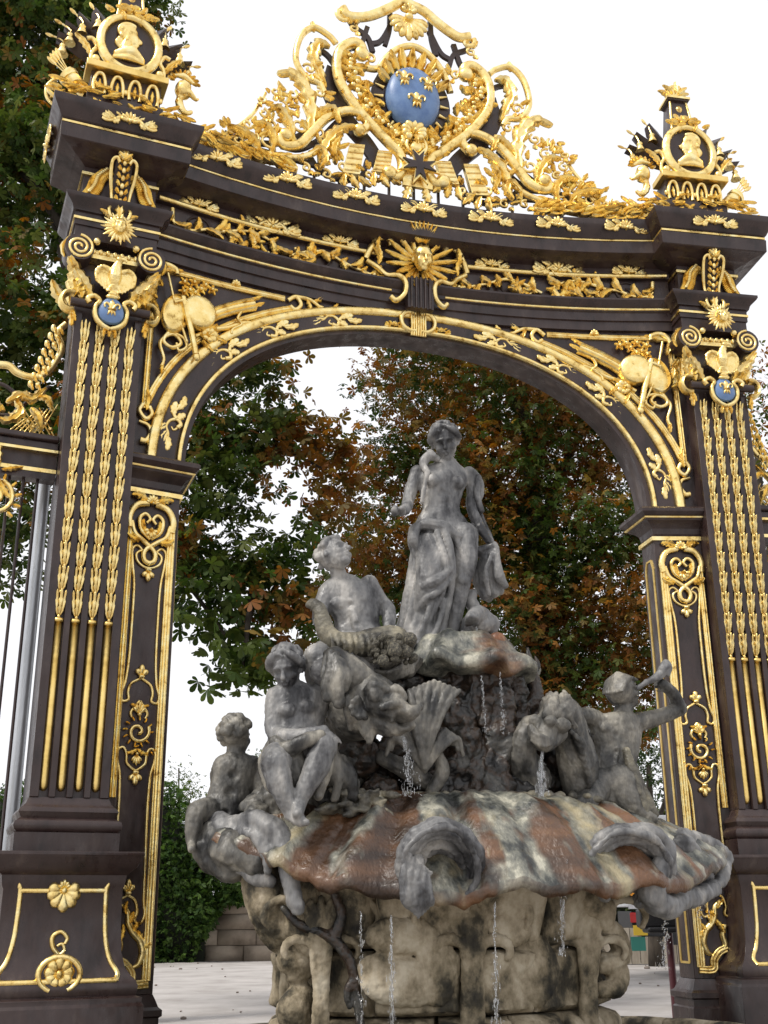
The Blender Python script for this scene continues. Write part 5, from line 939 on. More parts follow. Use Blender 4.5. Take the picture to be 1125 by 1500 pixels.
for k in range(26):
    a=rn.uniform(0,6.3);x=rn.uniform(490,560);y=rn.uniform(1160,1190);c.L([(x,y,1.0),(x+18*cos(a),y+10*sin(a),1.15),(x+30*cos(a),y+16*sin(a),1.2)],[4,5,2],7)
c.done('weed_tufts',LEADO,RC,.016,1)
c=Fig();c.L([(560,1110,.7),(600,1130,.75),(640,1155,.7)],[9,12,10]);c.L([(640,1100,.9),(648,1130,.9),(632,1160,.85)],[6,9,7]);
for k in range(11):
    t=(k-5)/5;c.L([(622,1125,1.04),(622+t*13,1080,1.10-.02*(k%2)),(630+t*26,1030,1.10-.04*(k%2)),(636+t*36,998+abs(t)*14,1.04)],[2.5,3,4,3],8)
for s in(-1,1):
    for k in range(3): c.L([(622,1130,1.),(622+s*(14+6*k),1095,1.04),(622+s*(30+9*k),1070+k*6,1.0),(622+s*(40+8*k),1090+k*8,.98)],[2.5,4,4,2],8)
c.done('reed_fan',LEADM,RC,.011,0,((.006,20),))
def shellring(th,name,cu,co,n,prof_,m,wave,colfn=None,noiseamp=.0):
    # prof_: list of (radius_u,radius_o,z) functions of angle already resolved by wave(i,phi)
    vs=[];fs=[];k=len(prof_);cols=[]
    for i in range(k):
        for j in range(n):
            ph=2*pi*j/n;u,z,o=wave(i,ph);
            if noiseamp:
                q=noise.noise(Vector((u*2.2,z*2.2,o*2.2)));q2=noise.noise(Vector((u*7,z*7,o*7)));z+=noiseamp*q;o+=noiseamp*q2*.6*abs(sin(ph));
            vs.append((u,z,o))
    for i in range(k-1):
        for j in range(n): fs.append((i*n+j,i*n+(j+1)%n,(i+1)*n+(j+1)%n,(i+1)*n+j))
    mb=MB();mb.add(vs,fs);me=mb.mesh(name);me.materials.append(m)
    if colfn:
        at=me.color_attributes.new('stain','FLOAT_COLOR','POINT');buf=[]
        for i in range(k):
            for j in range(n): buf+=list(colfn(i/(k-1),2*pi*j/n))+[1]
        at.data.foreach_set('color',buf)
    o_=link(bpy.data.objects.new(name,me),th);o_.matrix_basis=th.matrix_world.inverted()@MF;return o_
US=ft('upper_shell','scalloped lead shell ledge under the standing woman with rust stained lip','shell basin',Fl(690,985,.0))
UP=[(.52,4.60),(.62,4.57),(.70,4.48),(.78,4.36),(.92,4.28),(.99,4.24),(1.0,4.18),(.98,4.13),(.9,4.12),(.72,4.08),(.4,4.10),(.02,4.12)]
def uw(i,ph):
    r,z=UP[i];w_=.03 if i<4 else .05;s_=sin(ph*9+1)+.5*sin(ph*15);rr=r*(1+w_*s_*(i>2));return (.1+rr*.90*cos(ph),z+(.05*s_ if 3<i<9 else .02*s_),.12+rr*.80*sin(ph))
def ucol(t,ph): 
    a=np.exp(-((ph-pi*.42)/.35)**2);return (a*.75+.2*noise.noise(Vector((ph*9,t*4,0))),.3*a,0)
def stainmat(name,wet=True):
    m=mat(name,(.2,.2,.2),.42,0,var=[(.018,.02,.018),(.06,.064,.056),(.15,.15,.125),(.24,.235,.19),(.46,.44,.35)],vscale=4.2,bump=1.,lo=.36,hi=.64,rvar=.12,bscale=26,detail=9.,stretch=(1,1,.5))
    n=m.node_tree.nodes;l=m.node_tree.links;p=n['Principled BSDF'];base=p.inputs['Base Color'].links[0].from_socket
    at=n.new('ShaderNodeAttribute');at.attribute_name='stain';sx=n.new('ShaderNodeSeparateColor');l.new(at.outputs['Color'],sx.inputs[0])
    t=n.new('ShaderNodeTexNoise');t.inputs['Scale'].default_value=5;t.inputs['Detail'].default_value=8
    def mask(sock,lo,hi,k):
        a=n.new('ShaderNodeMath');a.operation='MULTIPLY_ADD';a.inputs[1].default_value=k;l.new(t.outputs['Fac'],a.inputs[0]);l.new(sock,a.inputs[2])
        r=n.new('ShaderNodeMapRange');r.inputs['From Min'].default_value=lo;r.inputs['From Max'].default_value=hi;l.new(a.outputs[0],r.inputs['Value']);return r.outputs[0]
    rr=n.new('ShaderNodeValToRGB');rr.color_ramp.elements[0].position=.35;rr.color_ramp.elements[0].color=(.03,.016,.009,1);rr.color_ramp.elements[1].position=.66;rr.color_ramp.elements[1].color=(.17,.082,.038,1);l.new(t.outputs['Fac'],rr.inputs[0])
    mA=n.new('ShaderNodeMixRGB');l.new(mask(sx.outputs[0],.62,1.15,.9),mA.inputs[0]);l.new(base,mA.inputs[1]);l.new(rr.outputs[0],mA.inputs[2])
    mB=n.new('ShaderNodeMixRGB');l.new(mask(sx.outputs[1],.75,1.3,.9),mB.inputs[0]);l.new(mA.outputs[0],mB.inputs[1]);mB.inputs[2].default_value=(.36,.31,.19,1)
    l.new(mB.outputs[0],p.inputs['Base Color']);p.inputs['Coat Weight'].default_value=.22;p.inputs['Coat Roughness'].default_value=.22
    return m
STAIN=stainmat('stained wet lead')
shellring(US,'shell_lip',0,0,160,UP,STAIN,uw,ucol,.02)
# --- the great shell basin
BS=ft('great_shell_basin','broad ribbed lead shell basin with rust streaks and three curled scrolls, middle of the fountain','shell basin',(0,2.0,0))
NT=60
def rimz(ph):
    s_=sin(ph);c_=cos(ph);front=max(0,s_)
    return 2.52-.25*max(0,c_)*(1-front*.3)-(.72-.12*c_)*front**1.3+.05*sin(5*ph+.6)*front+.03*sin(13*ph)*front+.06*noise.noise(Vector((ph*11,2,0)))+.035*noise.noise(Vector((ph*30,5,0)))
def bw(i,ph):
    c_,s_=cos(ph),sin(ph)
    ru=3.01+.11*c_+.04*sin(7*ph);ro=2.0 if s_>0 else 1.25
    ru0,ro0=1.75,.85
    rib=1.6*abs(cos(11.5*ph+.2+.25*sin(3*ph)))-.8+.35*cos(41*ph);lip=1+.025*rib+.02*noise.noise(Vector((ph*6,0,0)))
    if i<NT:
        t=i/(NT-1);u=(ru0+(ru-ru0)*t*lip)*c_;o=(ro0+(ro-ro0)*t**.8*lip)*s_;zt=2.78-.10*abs(c_)**4;zr=rimz(ph);z=zt-(zt-zr)*t**1.35+.075*rib*min(1,t*3)*(1.15-t*.5)+.02*noise.noise(Vector((ph*14,t*9,0)))+.012*noise.noise(Vector((ph*40,t*22,1)))
        z+=.035*noise.noise(Vector((u*1.7,o*1.7,3)));return (u-.02,z,o+.02)
    k=i-NT;D=[(1.0,-.07),(.985,-.12),(.93,-.09),(.82,.02),(.68,-.02),(.56,-.25)][k];t=D[0];u=ru*lip*c_*t;o=ro*lip*s_*t;return (u-.02,rimz(ph)+.05*rib+D[1],o+.02)
def bc(t,ph):
    w1=noise.noise(Vector((ph*5,t*2.0,0)));w2=noise.noise(Vector((ph*16,t*5,4)));w3=noise.noise(Vector((ph*45,t*14,7)));p_=ph+.10*w1+.05*w2*t+.015*w3
    fr=sin(ph);R_=0
    for c0,w_,k in ((2.30,.10,1.),(2.02,.13,1.05),(1.36,.085,.95),(1.68,.045,.7),(1.05,.07,.95),(.78,.035,.8),(.50,.05,.6),(.20,.05,.7),(2.62,.05,.5)):
        R_=max(R_,k*np.exp(-((p_-c0)/w_)**4))
    rust=R_*.95+.38*w2+.42*w3+.10
    och=max(.62*np.exp(-((p_-1.20)/.06)**2),.7*np.exp(-((p_-2.46)/.06)**2),.5*np.exp(-((p_-.88)/.05)**2),.45*np.exp(-((p_-1.85)/.05)**2))+.35*w2+.2*w3
    rg=abs(cos(11.5*ph+.2+.25*sin(3*ph)));och=max(och,(.75*max(0,rg-.75)*2+.3*w3) if R_<.6 else 0);rust-=.35*max(0,rg-.8)*3
    if t>.9 and fr>0: rust=max(rust,.5+.5*w2)
    return (max(0,rust)*(1 if fr>-.1 else .2),max(0,och),0)
shellring(BS,'ribbed_shell',0,0,520,[0]*(NT+6),STAIN,bw,bc)
c=Fig()      # weed and pebbles on the upper edge
rn=random.Random(21)
for k in range(22):
    x=500+k*19+rn.uniform(-5,5);y=1163+abs(x-690)*.02+max(0,x-860)*.28;
    if x<900: c.Bl((x,y,.86+rn.uniform(-.03,.03)),(rn.uniform(5,10),rn.uniform(4,7),6))
c.done('edge_knobs',LEADO,BS,.016,1)
def scroll(cx,cy,o,rx,ry,a0,a1,n,th,name,m=LEAD,tilt=0,tail=0):
    c=Fig()
    for k in range(3+n):
        bs=k<3;kk=k*2 if bs else k-3;q=1-kk*.105;P=[]
        for i,t in enumerate(np.linspace(a0,a1,9)): P.append((cx+rx*q*cos(t)+rn.uniform(-1.5,1.5),cy-ry*q*sin(t)+rn.uniform(-1.5,1.5),o-.07*kk+.14*sin(t)+(-.10 if bs else .03+.03*(k%2))))
        r=10 if bs else th*rn.uniform(.75,1.2);c.L(P,[r*.6,r,r*1.1,r,r*.6],9)
    c.done(name,m,BS,.0125,0,((.02,7),(.008,22),(.004,50)))
scroll(645,1272,1.95,54,60,-.8,pi+.75,6,4.0,'shell_scroll',LEAD,tail=-0)
c=Fig();c.L([(610,1262,1.93),(606,1295,1.96),(612,1328,1.94)],[9,14,8]);
for k in range(8): c.L([(596+k*5,1250+k*4,2.0),(589+k*5.5,1285,2.05-.02*(k%2)),(590+k*6,1318,2.04),(598+k*5,1343-abs(k-3)*4,1.98)],[2,2.7,2.7,1.3],7)
c.done('shell_scroll',LEAD,BS,.010,0,((.012,10),(.006,30)))
scroll(922,1272,1.62,58,54,-1.3,pi+.9,6,4.2,'shell_scroll')
c=Fig();c.L([(866,1240,1.5),(905,1222,1.62),(950,1222,1.66),(980,1240,1.6)],[8,12,12,9]);c.L([(978,1250,1.6),(962,1285,1.62),(955,1310,1.6),(975,1328,1.5),(1000,1318,1.3)],[10,15,17,15,11]);c.L([(985,1290,1.4),(1010,1315,1.2),(1042,1302,.9)],[10,13,11]);c.done('shell_scroll',LEAD,BS,.02,2,((.02,7),(.01,22)))
c=Fig();c.L([(1000,1225,.9),(1035,1235,.6),(1062,1252,.35),(1058,1285,.5),(1040,1308,.7)],[10,11,9,9,7]);c.L([(1000,1240,1.0),(1025,1270,.85),(1035,1300,.8)],[16,17,9]);c.done('rim_fold',LEAD,BS,.022,2,((.03,5),(.012,20)))
# left scroll
c=Fig();c.L([(290,1212,.3),(300,1240,.5),(318,1262,.6),(340,1275,.75)],[12,17,17,14]);c.L([(318,1225,.55),(345,1250,.8),(372,1262,.95)],[20,24,16]);c.done('rim_fold',LEADM,BS,.022,2,((.04,5),(.015,16)))
c=Fig();c.L([(288,1203,.3),(300,1235,.45),(322,1262,.6),(345,1272,.75)],[10,14,14,12]);c.L([(300,1200,.4),(330,1215,.6),(350,1245,.75)],[10,18,18]);c.L([(345,1203,.7),(380,1205,.95),(408,1222,1.1),(420,1250,1.2),(425,1290,1.25),(437,1330,1.3)],[9,13,13,11,10,8]);c.L([(352,1215,.8),(375,1225,1.0),(390,1250,1.1),(392,1275,1.1)],[8,9,8,6]);c.L([(350,1262,.85),(372,1285,.95),(395,1290,1.0)],[10,9,8])
c.done('shell_scroll',LEAD,BS,.022,2,((.025,6),(.012,20)))
# --- carved stone pedestal in courses
STONE=mat('damp limestone',(.35,.3,.22),.8,0,var=[(.010,.009,.007),(.05,.042,.026),(.22,.18,.115),(.38,.32,.225),(.50,.44,.33)],vscale=2.4,bump=1.,bscale=15,lo=.34,hi=.64,detail=10.,stretch=(1,1,.7))
SP=ft('stone_pedestal','weathered carved limestone pedestal in stacked courses under the shell basin','pedestal',(0,0,0))
def sradius(ph,z):
    c_,s_=cos(ph),sin(ph);k=1+.18*max(0,(z-1.4)/.5)**2+.05*sin(z*5)
    return (-.25+1.72*k*c_+.05*sin(5*ph),.1+1.18*k*s_)
def sblock(p0,p1,z0,z1,bul,seed):
    rn=random.Random(seed);N,Mz=22,14;vs=[];g=.012;rs=[]
    for i in range(Mz+1):
        z=z0+g+(z1-z0-2*g)*i/Mz;e=min(i,Mz-i)/Mz;row=[]
        for j in range(N+1):
            f=j/N;ph=p0+(p1-p0)*(.012/(p1-p0)+f*(1-.024/(p1-p0)));u,o=sradius(ph,z);ef=min(f,1-f)
            d=bul*min(1,ef*14)**.5*min(1,e*9)**.5-.03*(1-min(1,min(ef,e)*20))
            d+=.06*noise.noise(Vector((u*1.8+seed,z*2.2,o*1.8)))+.035*noise.noise(Vector((u*5,z*6,o*5+seed)))+.012*noise.noise(Vector((u*14,z*16,o*14)))
            row.append((u+cos(ph)*d,z,o+sin(ph)*d))
        for f in (1,0): ph=p0+(p1-p0)*f;row.append((-.25+.9*cos(ph),z,.1+.6*sin(ph)))
        rs.append(row)
    m=MB();rings(m,rs)
    me=m.mesh('stone_block');me.materials.append(STONE);sharp(me,60);o=link(bpy.data.objects.new('stone_block',me),SP)
sd=0
for z0,z1,off,n_ in ((0,.65,0,9),(.65,1.25,.22,8),(1.25,2.02,.05,8)):
    st=pi/ n_ *1.25
    for k in range(n_):
        p0=-.35+off*.3+k*st;sd+=1;sblock(p0,min(p0+st,pi*2-.4) if k<n_-1 else 2*pi-.36+0*off,z0,z1,.05+.06*((sd*7)%3)/2,sd)
def carve(name,fn,vox=.015,m=STONE):
    c=Fig();fn(c);c.done(name,m,SP,vox,1,((.012,6),(.008,22),(.004,60)))
def palm(x,o,s=1.,y0=1310,y1=1510):
    def f(c):
        for k in range(5):
            t=(k-2)/2;c.L([(x+t*10*s,y1,o),(x+t*9*s,(y0+y1)/2,o+.02),(x+t*14*s,y0+40,o+.03),(x+t*44*s,y0+6+16*t*t,o+.02)],[7*s,6*s,6*s,5*s],8)
        for sg in(-1,1):
            for yy,w_ in((1385,34),(1335,52)): 
                P=[(x+sg*6,yy+80,o)]+[(x+sg*(w_+w_*.62*cos(t)),yy-w_*.5*sin(t)+8,o+.03) for t in np.linspace(pi*.95,-.6,7)];c.L(P,[4*s,6*s,7*s,6*s,4*s],8)
    return f
carve('carved_palm',palm(692,1.32));carve('carved_palm',palm(862,1.0,.8));carve('carved_palm',palm(470,1.12,.7))
def lump(L): return lambda c:[c.Bl(p,r) for p,r in L]
carve('carved_volute',lump([((590,1370,1.28),(46,22,14)),((600,1440,1.3),(58,26,12)),((560,1420,1.25),(30,18,12)),((640,1420,1.32),(26,40,9)),((780,1420,1.2),(34,42,9)),((745,1360,1.3),(30,22,9))]))
carve('carved_volute',lambda c:(c.L([(880,1350,.95),(905,1375,.9),(908,1400,.9),(885,1415,.95)],[12,13,12,10]),c.L([(885,1410,.9),(905,1425,.85),(900,1445,.9),(880,1450,.95)],[12,14,13,9]),c.L([(858,1320,1.05),(880,1330,1.),(885,1350,1.)],[16,18,12])))
carve('carved_console',lambda c:(c.L([(385,1285,.75),(395,1320,.8),(410,1360,.75),(432,1385,.7)],[26,28,24,18]),c.L([(445,1300,.95),(440,1340,.95),(455,1380,.95)],[22,20,18]),c.L([(400,1340,.85),(425,1362,.9),(448,1378,.9)],[14,14,12]),c.L([(425,1405,.8),(445,1412,.85),(435,1430,.8)],[16,14,12]),c.L([(440,1460,.8),(430,1480,.85),(440,1500,.8)],[16,20,18])))
c=Fig();c.L([(415,1330,1.05),(440,1355,1.1),(480,1370,1.18),(508,1400,1.22),(522,1450,1.22),(528,1510,1.2)],[4,5,6,6,5,5]);c.L([(490,1372,1.18),(500,1340,1.2),(490,1310,1.2)],[7,6,5]);c.L([(520,1430,1.22),(508,1455,1.22),(512,1475,1.22)],[5,4,3]);c.done('dark_vine_stem',LEADD,SP,.016,1)
# --- pool rim and water
PR_=ft('pool_rim','low rounded stone rim around the pool at the fountain foot','rim',(0,0,0))
NS=26
for k in range(NS):
    m=MB();rs=[]
    for j in range(9):
        ph=2*pi*(k+.008+.984*j/8)/NS;c_,s_=cos(ph),sin(ph);row=[]
        for r,z in((0,0),(0,.26),(.04,.32),(.12,.35),(.22,.33),(.28,.27),(.29,.0)): row.append((-.1+(3.5+r)*c_,z+.004*sin(ph*30),.0+(2.5+r)*s_))
        rs.append(row)
    rings(m,rs);part('rim_stone',m,STONE,PR_,ang=60)
WAT=bpy.data.materials.new('pool water');WAT.use_nodes=True;p=WAT.node_tree.nodes['Principled BSDF'];p.inputs['Base Color'].default_value=(.05,.055,.045,1);p.inputs['Roughness'].default_value=.06
m=MB();m.add([(-.1+3.52*cos(2*pi*k/48),.18,2.52*sin(2*pi*k/48)) for k in range(48)],[tuple(range(48))]);o=part('pool_water',m,WAT,None,False);o.matrix_basis=MF;tag(o,kind='structure')
# falling water: broken threads and drops
DROP=bpy.data.materials.new('falling water');DROP.use_nodes=True;p=DROP.node_tree.nodes['Principled BSDF'];p.inputs['Base Color'].default_value=(.93,.95,.97,1);p.inputs['Roughness'].default_value=.05;p.inputs['IOR'].default_value=1.33;p.inputs['Transmission Weight'].default_value=.9;p.inputs['Specular IOR Level'].default_value=.9
rn=random.Random(31)
def stream(label,x0,y0,o0,x1,y1,o1,n,spread,thread=.3,w=1.):
    A=np.array(Fl(x0,y0,o0));Bq=np.array(Fl(x1,y1,o1));m=MB()
    for k in range(n):
        t=rn.random();t=t**.8;p=A+(Bq-A)*t;p[0]=A[0]+(Bq[0]-A[0])*t**.5;sp_=spread*(.2+t);p=p+np.array([rn.gauss(0,1),0,rn.gauss(0,1)])*sp_;L=rn.uniform(.008,.035)*w
        r=rn.uniform(.0022,.0055)*w;ball(m,p,(r,L if rn.random()<thread else r*1.3,r),6,4)
    for q in range(3):
        y=0
        while y<1:
            L=rn.uniform(.03,.10);
            if rn.random()<thread:
                P=[]
                for t in(y,y+L*.33,y+L*.66,min(1,y+L)): p=A+(Bq-A)*t;p[0]=A[0]+(Bq[0]-A[0])*t**.5;P.append(p+np.array([rn.gauss(0,.3),0,rn.gauss(0,.3)])*spread)
                tube(m,P,[.0015*w,.0045*w,.0045*w,.0015*w],6)
            y+=L
    o=part('falling_water',m,DROP,None);o.matrix_basis=MF;tag(o,label,'water',kind='stuff')
stream('water spouting from the large dolphin mouth onto the shell',588,1078,1.55,602,1165,1.5,170,.05,.4)
stream('jet of water from the maned dolphin snout',797,1098,1.12,793,1166,1.15,260,.03,.6,1.1)
stream('thin water threads dripping from the right end of the upper shell lip',732,985,.9,738,1075,.9,90,.02)
stream('thin water threads dripping below the rust stained upper shell lip',704,988,.95,712,1080,.95,90,.02)
stream('thin water threads dripping inside the small dolphin mouth',697,918,.6,700,940,.6,40,.02)
stream('water falling from the shell lip left of the central scroll',572,1340,1.98,575,1520,1.95,170,.02,.6,1.)
stream('thin water falling from the shell lip near the left palm',528,1335,1.9,530,1500,1.9,110,.025)
stream('water falling from the shell lip in front of the central palm',725,1318,1.98,728,1500,1.98,130,.02,.6,1.)
stream('water falling from the shell lip over the right palm',832,1262,1.9,822,1400,1.85,130,.025,.5,1.)
stream('water dripping from the right scroll in front of the gate jamb',982,1325,1.2,972,1420,1.2,130,.03,.3)
stream('water splashing off the far right rim of the shell',1030,1308,.8,1026,1345,.8,80,.05,.2)
# ============================================================ GROUND AND BACKGROUND
def WP(px,py,D):      # world point seen at a surveyed direction, D metres into the park
    v=ray(px,py);v=v*(D/v[1]);return np.array([v[0],v[1],v[2]+H])
GR=mat('pale gravel',(.42,.39,.37),.95,0,var=[(.30,.275,.255),(.40,.375,.355),(.47,.44,.42)],vscale=.9,bump=.5,bscale=30,detail=12.)
m=MB(lambda p:p);n_=60
xs=np.concatenate([np.linspace(-400,-30,6),np.linspace(-26,26,n_),np.linspace(30,400,6)]);ys=np.concatenate([np.linspace(-60,6,5),np.linspace(8,60,n_),np.linspace(70,1000,8)])
vv=[(x,y,(.008*noise.noise(Vector((x*.35,y*.35,0))) if abs(x)<27 and 20<y<60 else 0)) for y in ys for x in xs];W_=len(xs)
m.add(vv,[(j*W_+i,j*W_+i+1,(j+1)*W_+i+1,(j+1)*W_+i) for j in range(len(ys)-1) for i in range(W_-1)]);g=part('ground',m,GR,None);tag(g,kind='structure')
m=MB(lambda p:p);rn=random.Random(3)
for k in range(200):
    x=rn.uniform(-14,14);y=rn.uniform(17,42);s_=rn.uniform(.015,.05)*(1 if rn.random()<.9 else 2);ball(m,(x,y,.02),(s_,s_*rn.uniform(.6,1),s_*.5),5,4)
o=part('pebbles',m,mat('dark pebbles',(.2,.165,.14),.9),None);tag(o,'scattered dark pebbles and dead leaves on the pale gravel behind the gate','pebbles',kind='stuff')
# leaves
def leafmat(name,tr=.35):
    m=bpy.data.materials.new(name);m.use_nodes=True;n=m.node_tree.nodes;l=m.node_tree.links;p=n['Principled BSDF'];a=n.new('ShaderNodeAttribute');a.attribute_name='tint'
    l.new(a.outputs['Color'],p.inputs['Base Color']);p.inputs['Roughness'].default_value=.55;p.inputs['Specular IOR Level'].default_value=.22
    t=n.new('ShaderNodeBsdfTranslucent');b=n.new('ShaderNodeHueSaturation');b.inputs['Value'].default_value=1.3;b.inputs['Saturation'].default_value=1.15;l.new(a.outputs['Color'],b.inputs['Color']);l.new(b.outputs[0],t.inputs['Color'])
    mx=n.new('ShaderNodeMixShader');mx.inputs[0].default_value=tr;l.new(p.outputs[0],mx.inputs[1]);l.new(t.outputs[0],mx.inputs[2]);l.new(mx.outputs[0],n['Material Output'].inputs['Surface']);return m
LEAF=leafmat('chestnut leaf')
RG=np.random.default_rng(12)
SH=np.array([(0,0),(.38,.17),(.70,.25),(.90,.17),(1.0,0),(.90,-.17),(.70,-.25),(.38,-.17)])
SHK=np.array([(0,0),(.62,.24),(1.0,0),(.62,-.24)])
def foliage(name,C,S,T,nl,parent,kind=None,shape=SH,up=.6,fanw=1.9,m=None):
    N=len(C);nrm=RG.normal(size=(N,3));nrm[:,2]=np.abs(nrm[:,2])+up;nrm/=np.linalg.norm(nrm,axis=1)[:,None]
    d=RG.normal(size=(N,3));d[:,2]-=.5;d-=nrm*(d*nrm).sum(1)[:,None];d/=np.linalg.norm(d,axis=1)[:,None]+1e-9;b=np.cross(nrm,d)
    a=np.linspace(-fanw,fanw,nl) if nl>1 else np.array([0.]);V=[]
    for i in range(nl):
        L=(1-.32*abs(a[i])/max(fanw,.1))*(1 if nl>1 else 1)
        da=d*cos(a[i])+b*sin(a[i]);ba=-d*sin(a[i])+b*cos(a[i])
        q=shape;P=C[:,None,:]+S[:,None,None]*L*(da[:,None,:]*q[None,:,0:1]+ba[:,None,:]*q[None,:,1:2]*1.0-nrm[:,None,:]*(.35*q[None,:,0:1]**2+.35*np.abs(q[None,:,1:2])-.0));V.append(P)
    V=np.stack(V,1).reshape(-1,3);k=len(shape);F_=N*nl
    me=bpy.data.meshes.new(name);me.vertices.add(len(V));me.vertices.foreach_set('co',V.astype(np.float32).ravel());me.loops.add(F_*k);me.loops.foreach_set('vertex_index',np.arange(F_*k,dtype=np.int32));me.polygons.add(F_);me.polygons.foreach_set('loop_start',np.arange(0,F_*k,k,dtype=np.int32));
    try: me.polygons.foreach_set('loop_total',np.full(F_,k,dtype=np.int32))
    except Exception: pass
    me.update(calc_edges=True)
    at=me.color_attributes.new('tint','FLOAT_COLOR','POINT');col=np.repeat(np.concatenate([T,np.ones((N,1))],1),nl*k,axis=0);at.data.foreach_set('color',col.astype(np.float32).ravel())
    me.materials.append(m or LEAF);o=bpy.data.objects.new(name,me);COL.objects.link(o)
    if parent is not None:o.parent=parent;o.matrix_basis=parent.matrix_world.inverted()
    if kind:o['kind']=kind
    return o
GREEN=np.array([[.035,.062,.013],[.05,.085,.018],[.07,.10,.02],[.10,.12,.03]]);RUSTC=np.array([[.21,.082,.02],[.28,.125,.028],[.18,.095,.026],[.24,.16,.04],[.14,.10,.028]]);DKG=np.array([[.018,.035,.012],[.03,.05,.015],[.05,.07,.02]])
def tints(n,pal): return pal[RG.integers(0,len(pal),n)]*RG.uniform(.75,1.25,(n,1))
BARK=mat('dark bark',(.05,.04,.03),.95,0,var=[(.02,.016,.012),(.05,.04,.03),(.08,.065,.05)],vscale=5,bump=.9,bscale=14,stretch=(1,1,.25))
def blobs(L):   # (px,py,depth,radius px) -> centre, radius in metres
    o=[]
    for x,y,D,r in L: c=WP(x,y,D);d=np.linalg.norm(c-np.array([0,0,H]));o.append((c,r*d/F))
    return o
def spots(BL,dens,shell=.55,spr=16,sr=.33,flat=.8):
    C=[]
    for c,r in BL:
        n=max(2,int(dens*r*r));q=RG.normal(size=(n,3));q/=np.linalg.norm(q,axis=1)[:,None];q*= (RG.uniform(shell**3,1,n)**(1/3))[:,None]*r;q[:,2]*=flat
        s=(c+q)[:,None,:]+RG.normal(size=(n,spr,3))*sr*np.array([1,1,.5]);C.append(s.reshape(-1,3))
    return np.concatenate(C)
def trunk(parent,pts,rr,name='trunk'):
    m=MB(lambda p:p);P=CR(pts,5);tube(m,P,list(np.interp(np.linspace(0,1,len(P)),np.linspace(0,1,len(rr)),rr)),10);me=m.mesh(name);me.materials.append(BARK);o=link(bpy.data.objects.new(name,me),parent);o.matrix_basis=parent.matrix_world.inverted();return o
# left chestnut, close behind the gate
LT=[(60,60,20,120),(-40,250,20,130),(70,280,19.5,110),(10,450,19.5,120),(110,470,19,80),(30,620,19.5,100),(110,640,19,80),(-70,600,20,120),(170,30,20.5,60),(215,20,20.5,36),(0,-40,20,110),(140,-60,21,80),(-60,60,20,120),(40,180,20,110),
 (320,570,18.5,55),(378,550,18.5,44),(300,640,18,60),(365,640,18.3,62),(425,620,18.8,40),(560,940,18.8,1),(290,720,18,58),(345,700,18,42),(400,665,18.6,40),(470,640,19,40),(505,665,19.3,36),(285,800,18,60),(330,840,17.8,58),(390,850,18.2,56),(440,830,18.6,50),(300,880,17.6,40),(350,915,17.5,52),(410,910,18,50),(455,890,18.5,44),(355,965,17.2,30),(345,990,17.1,12),(385,985,17.2,10),(262,900,17,14),(415,955,18,26),(480,770,19,36),(505,720,19.4,36),(460,720,19,22),(10,760,19,70),(25,840,19,40),(200,560,19,80),(200,760,18.5,80),(180,900,18,60),(365,760,18.2,12),(320,745,18,22),(205,330,20,60)]
tb=WP(150,1480,19);tb[2]=0
T1=thing('chestnut_tree','near chestnut with large drooping green and rusty leaves behind the left pier','tree',Matrix.Translation(tb));B1=blobs(LT)
top=WP(100,200,19.5);trunk(T1,[tb,tb+(0,0,3),WP(130,800,19),WP(110,500,19.3),top],[.42,.36,.3,.2,.08])
for i,(a,b) in enumerate([((140,820,19),(380,850,18.2)),((130,700,19),(420,620,18.7)),((120,560,19.2),(430,540,18.8)),((120,600,19.2),(480,690,19)),((130,760,19),(330,930,17.5)),((110,450,19.4),(40,250,20)),((105,350,19.5),(-60,200,20)),((110,600,19.3),(-50,600,20)),((100,250,19.5),(200,30,20.5)),((380,850,18.2),(355,985,17.2))]):
    p,q=WP(*a),WP(*b);trunk(T1,[p,p*.5+q*.5+np.array([0,0,.5]),q],[.12,.07,.02],'limb')
C=spots(B1,27,.3,18,.27);
ang=C;rustp=np.clip((C[:,0]+2.6)/2.0,0,1)*.65+np.array([noise.noise(Vector(c*.6)) for c in C])*1.3+.12
isr=RG.random(len(C))<rustp;T=np.where(isr[:,None],tints(len(C),RUSTC),tints(len(C),GREEN))
dist=np.abs(C[:,0]);S=RG.uniform(.10,.22,len(C))
# the 300 leaves that hang free along the lower edge are parts of their own
low=np.argsort(C[:,2]+np.where(C[:,0]<-4.2,50,0))[:300];mask=np.ones(len(C),bool);mask[low]=False
foliage('crown',C[mask],S[mask],T[mask],5,T1,'stuff',shape=SHK if 0 else SH)
pm=[]
for v in range(6):
    o=foliage('leaf',np.zeros((1,3)),np.array([1.]),tints(1,GREEN if v<3 else RUSTC),5+v%2*2,None);pm.append(o.data);bpy.data.objects.remove(o)
for i in low:
    v=RG.integers(0,3) if not isr[i] else RG.integers(3,6);o=bpy.data.objects.new('leaf',pm[v]);COL.objects.link(o);o.parent=T1;o.matrix_basis=T1.matrix_world.inverted()@Matrix.Translation(C[i])@Matrix.Rotation(RG.uniform(0,6.3),4,'Z')@Matrix.Rotation(RG.uniform(-.5,.5),4,'X')@Matrix.Diagonal((S[i]*1.15,)*3+(1,))
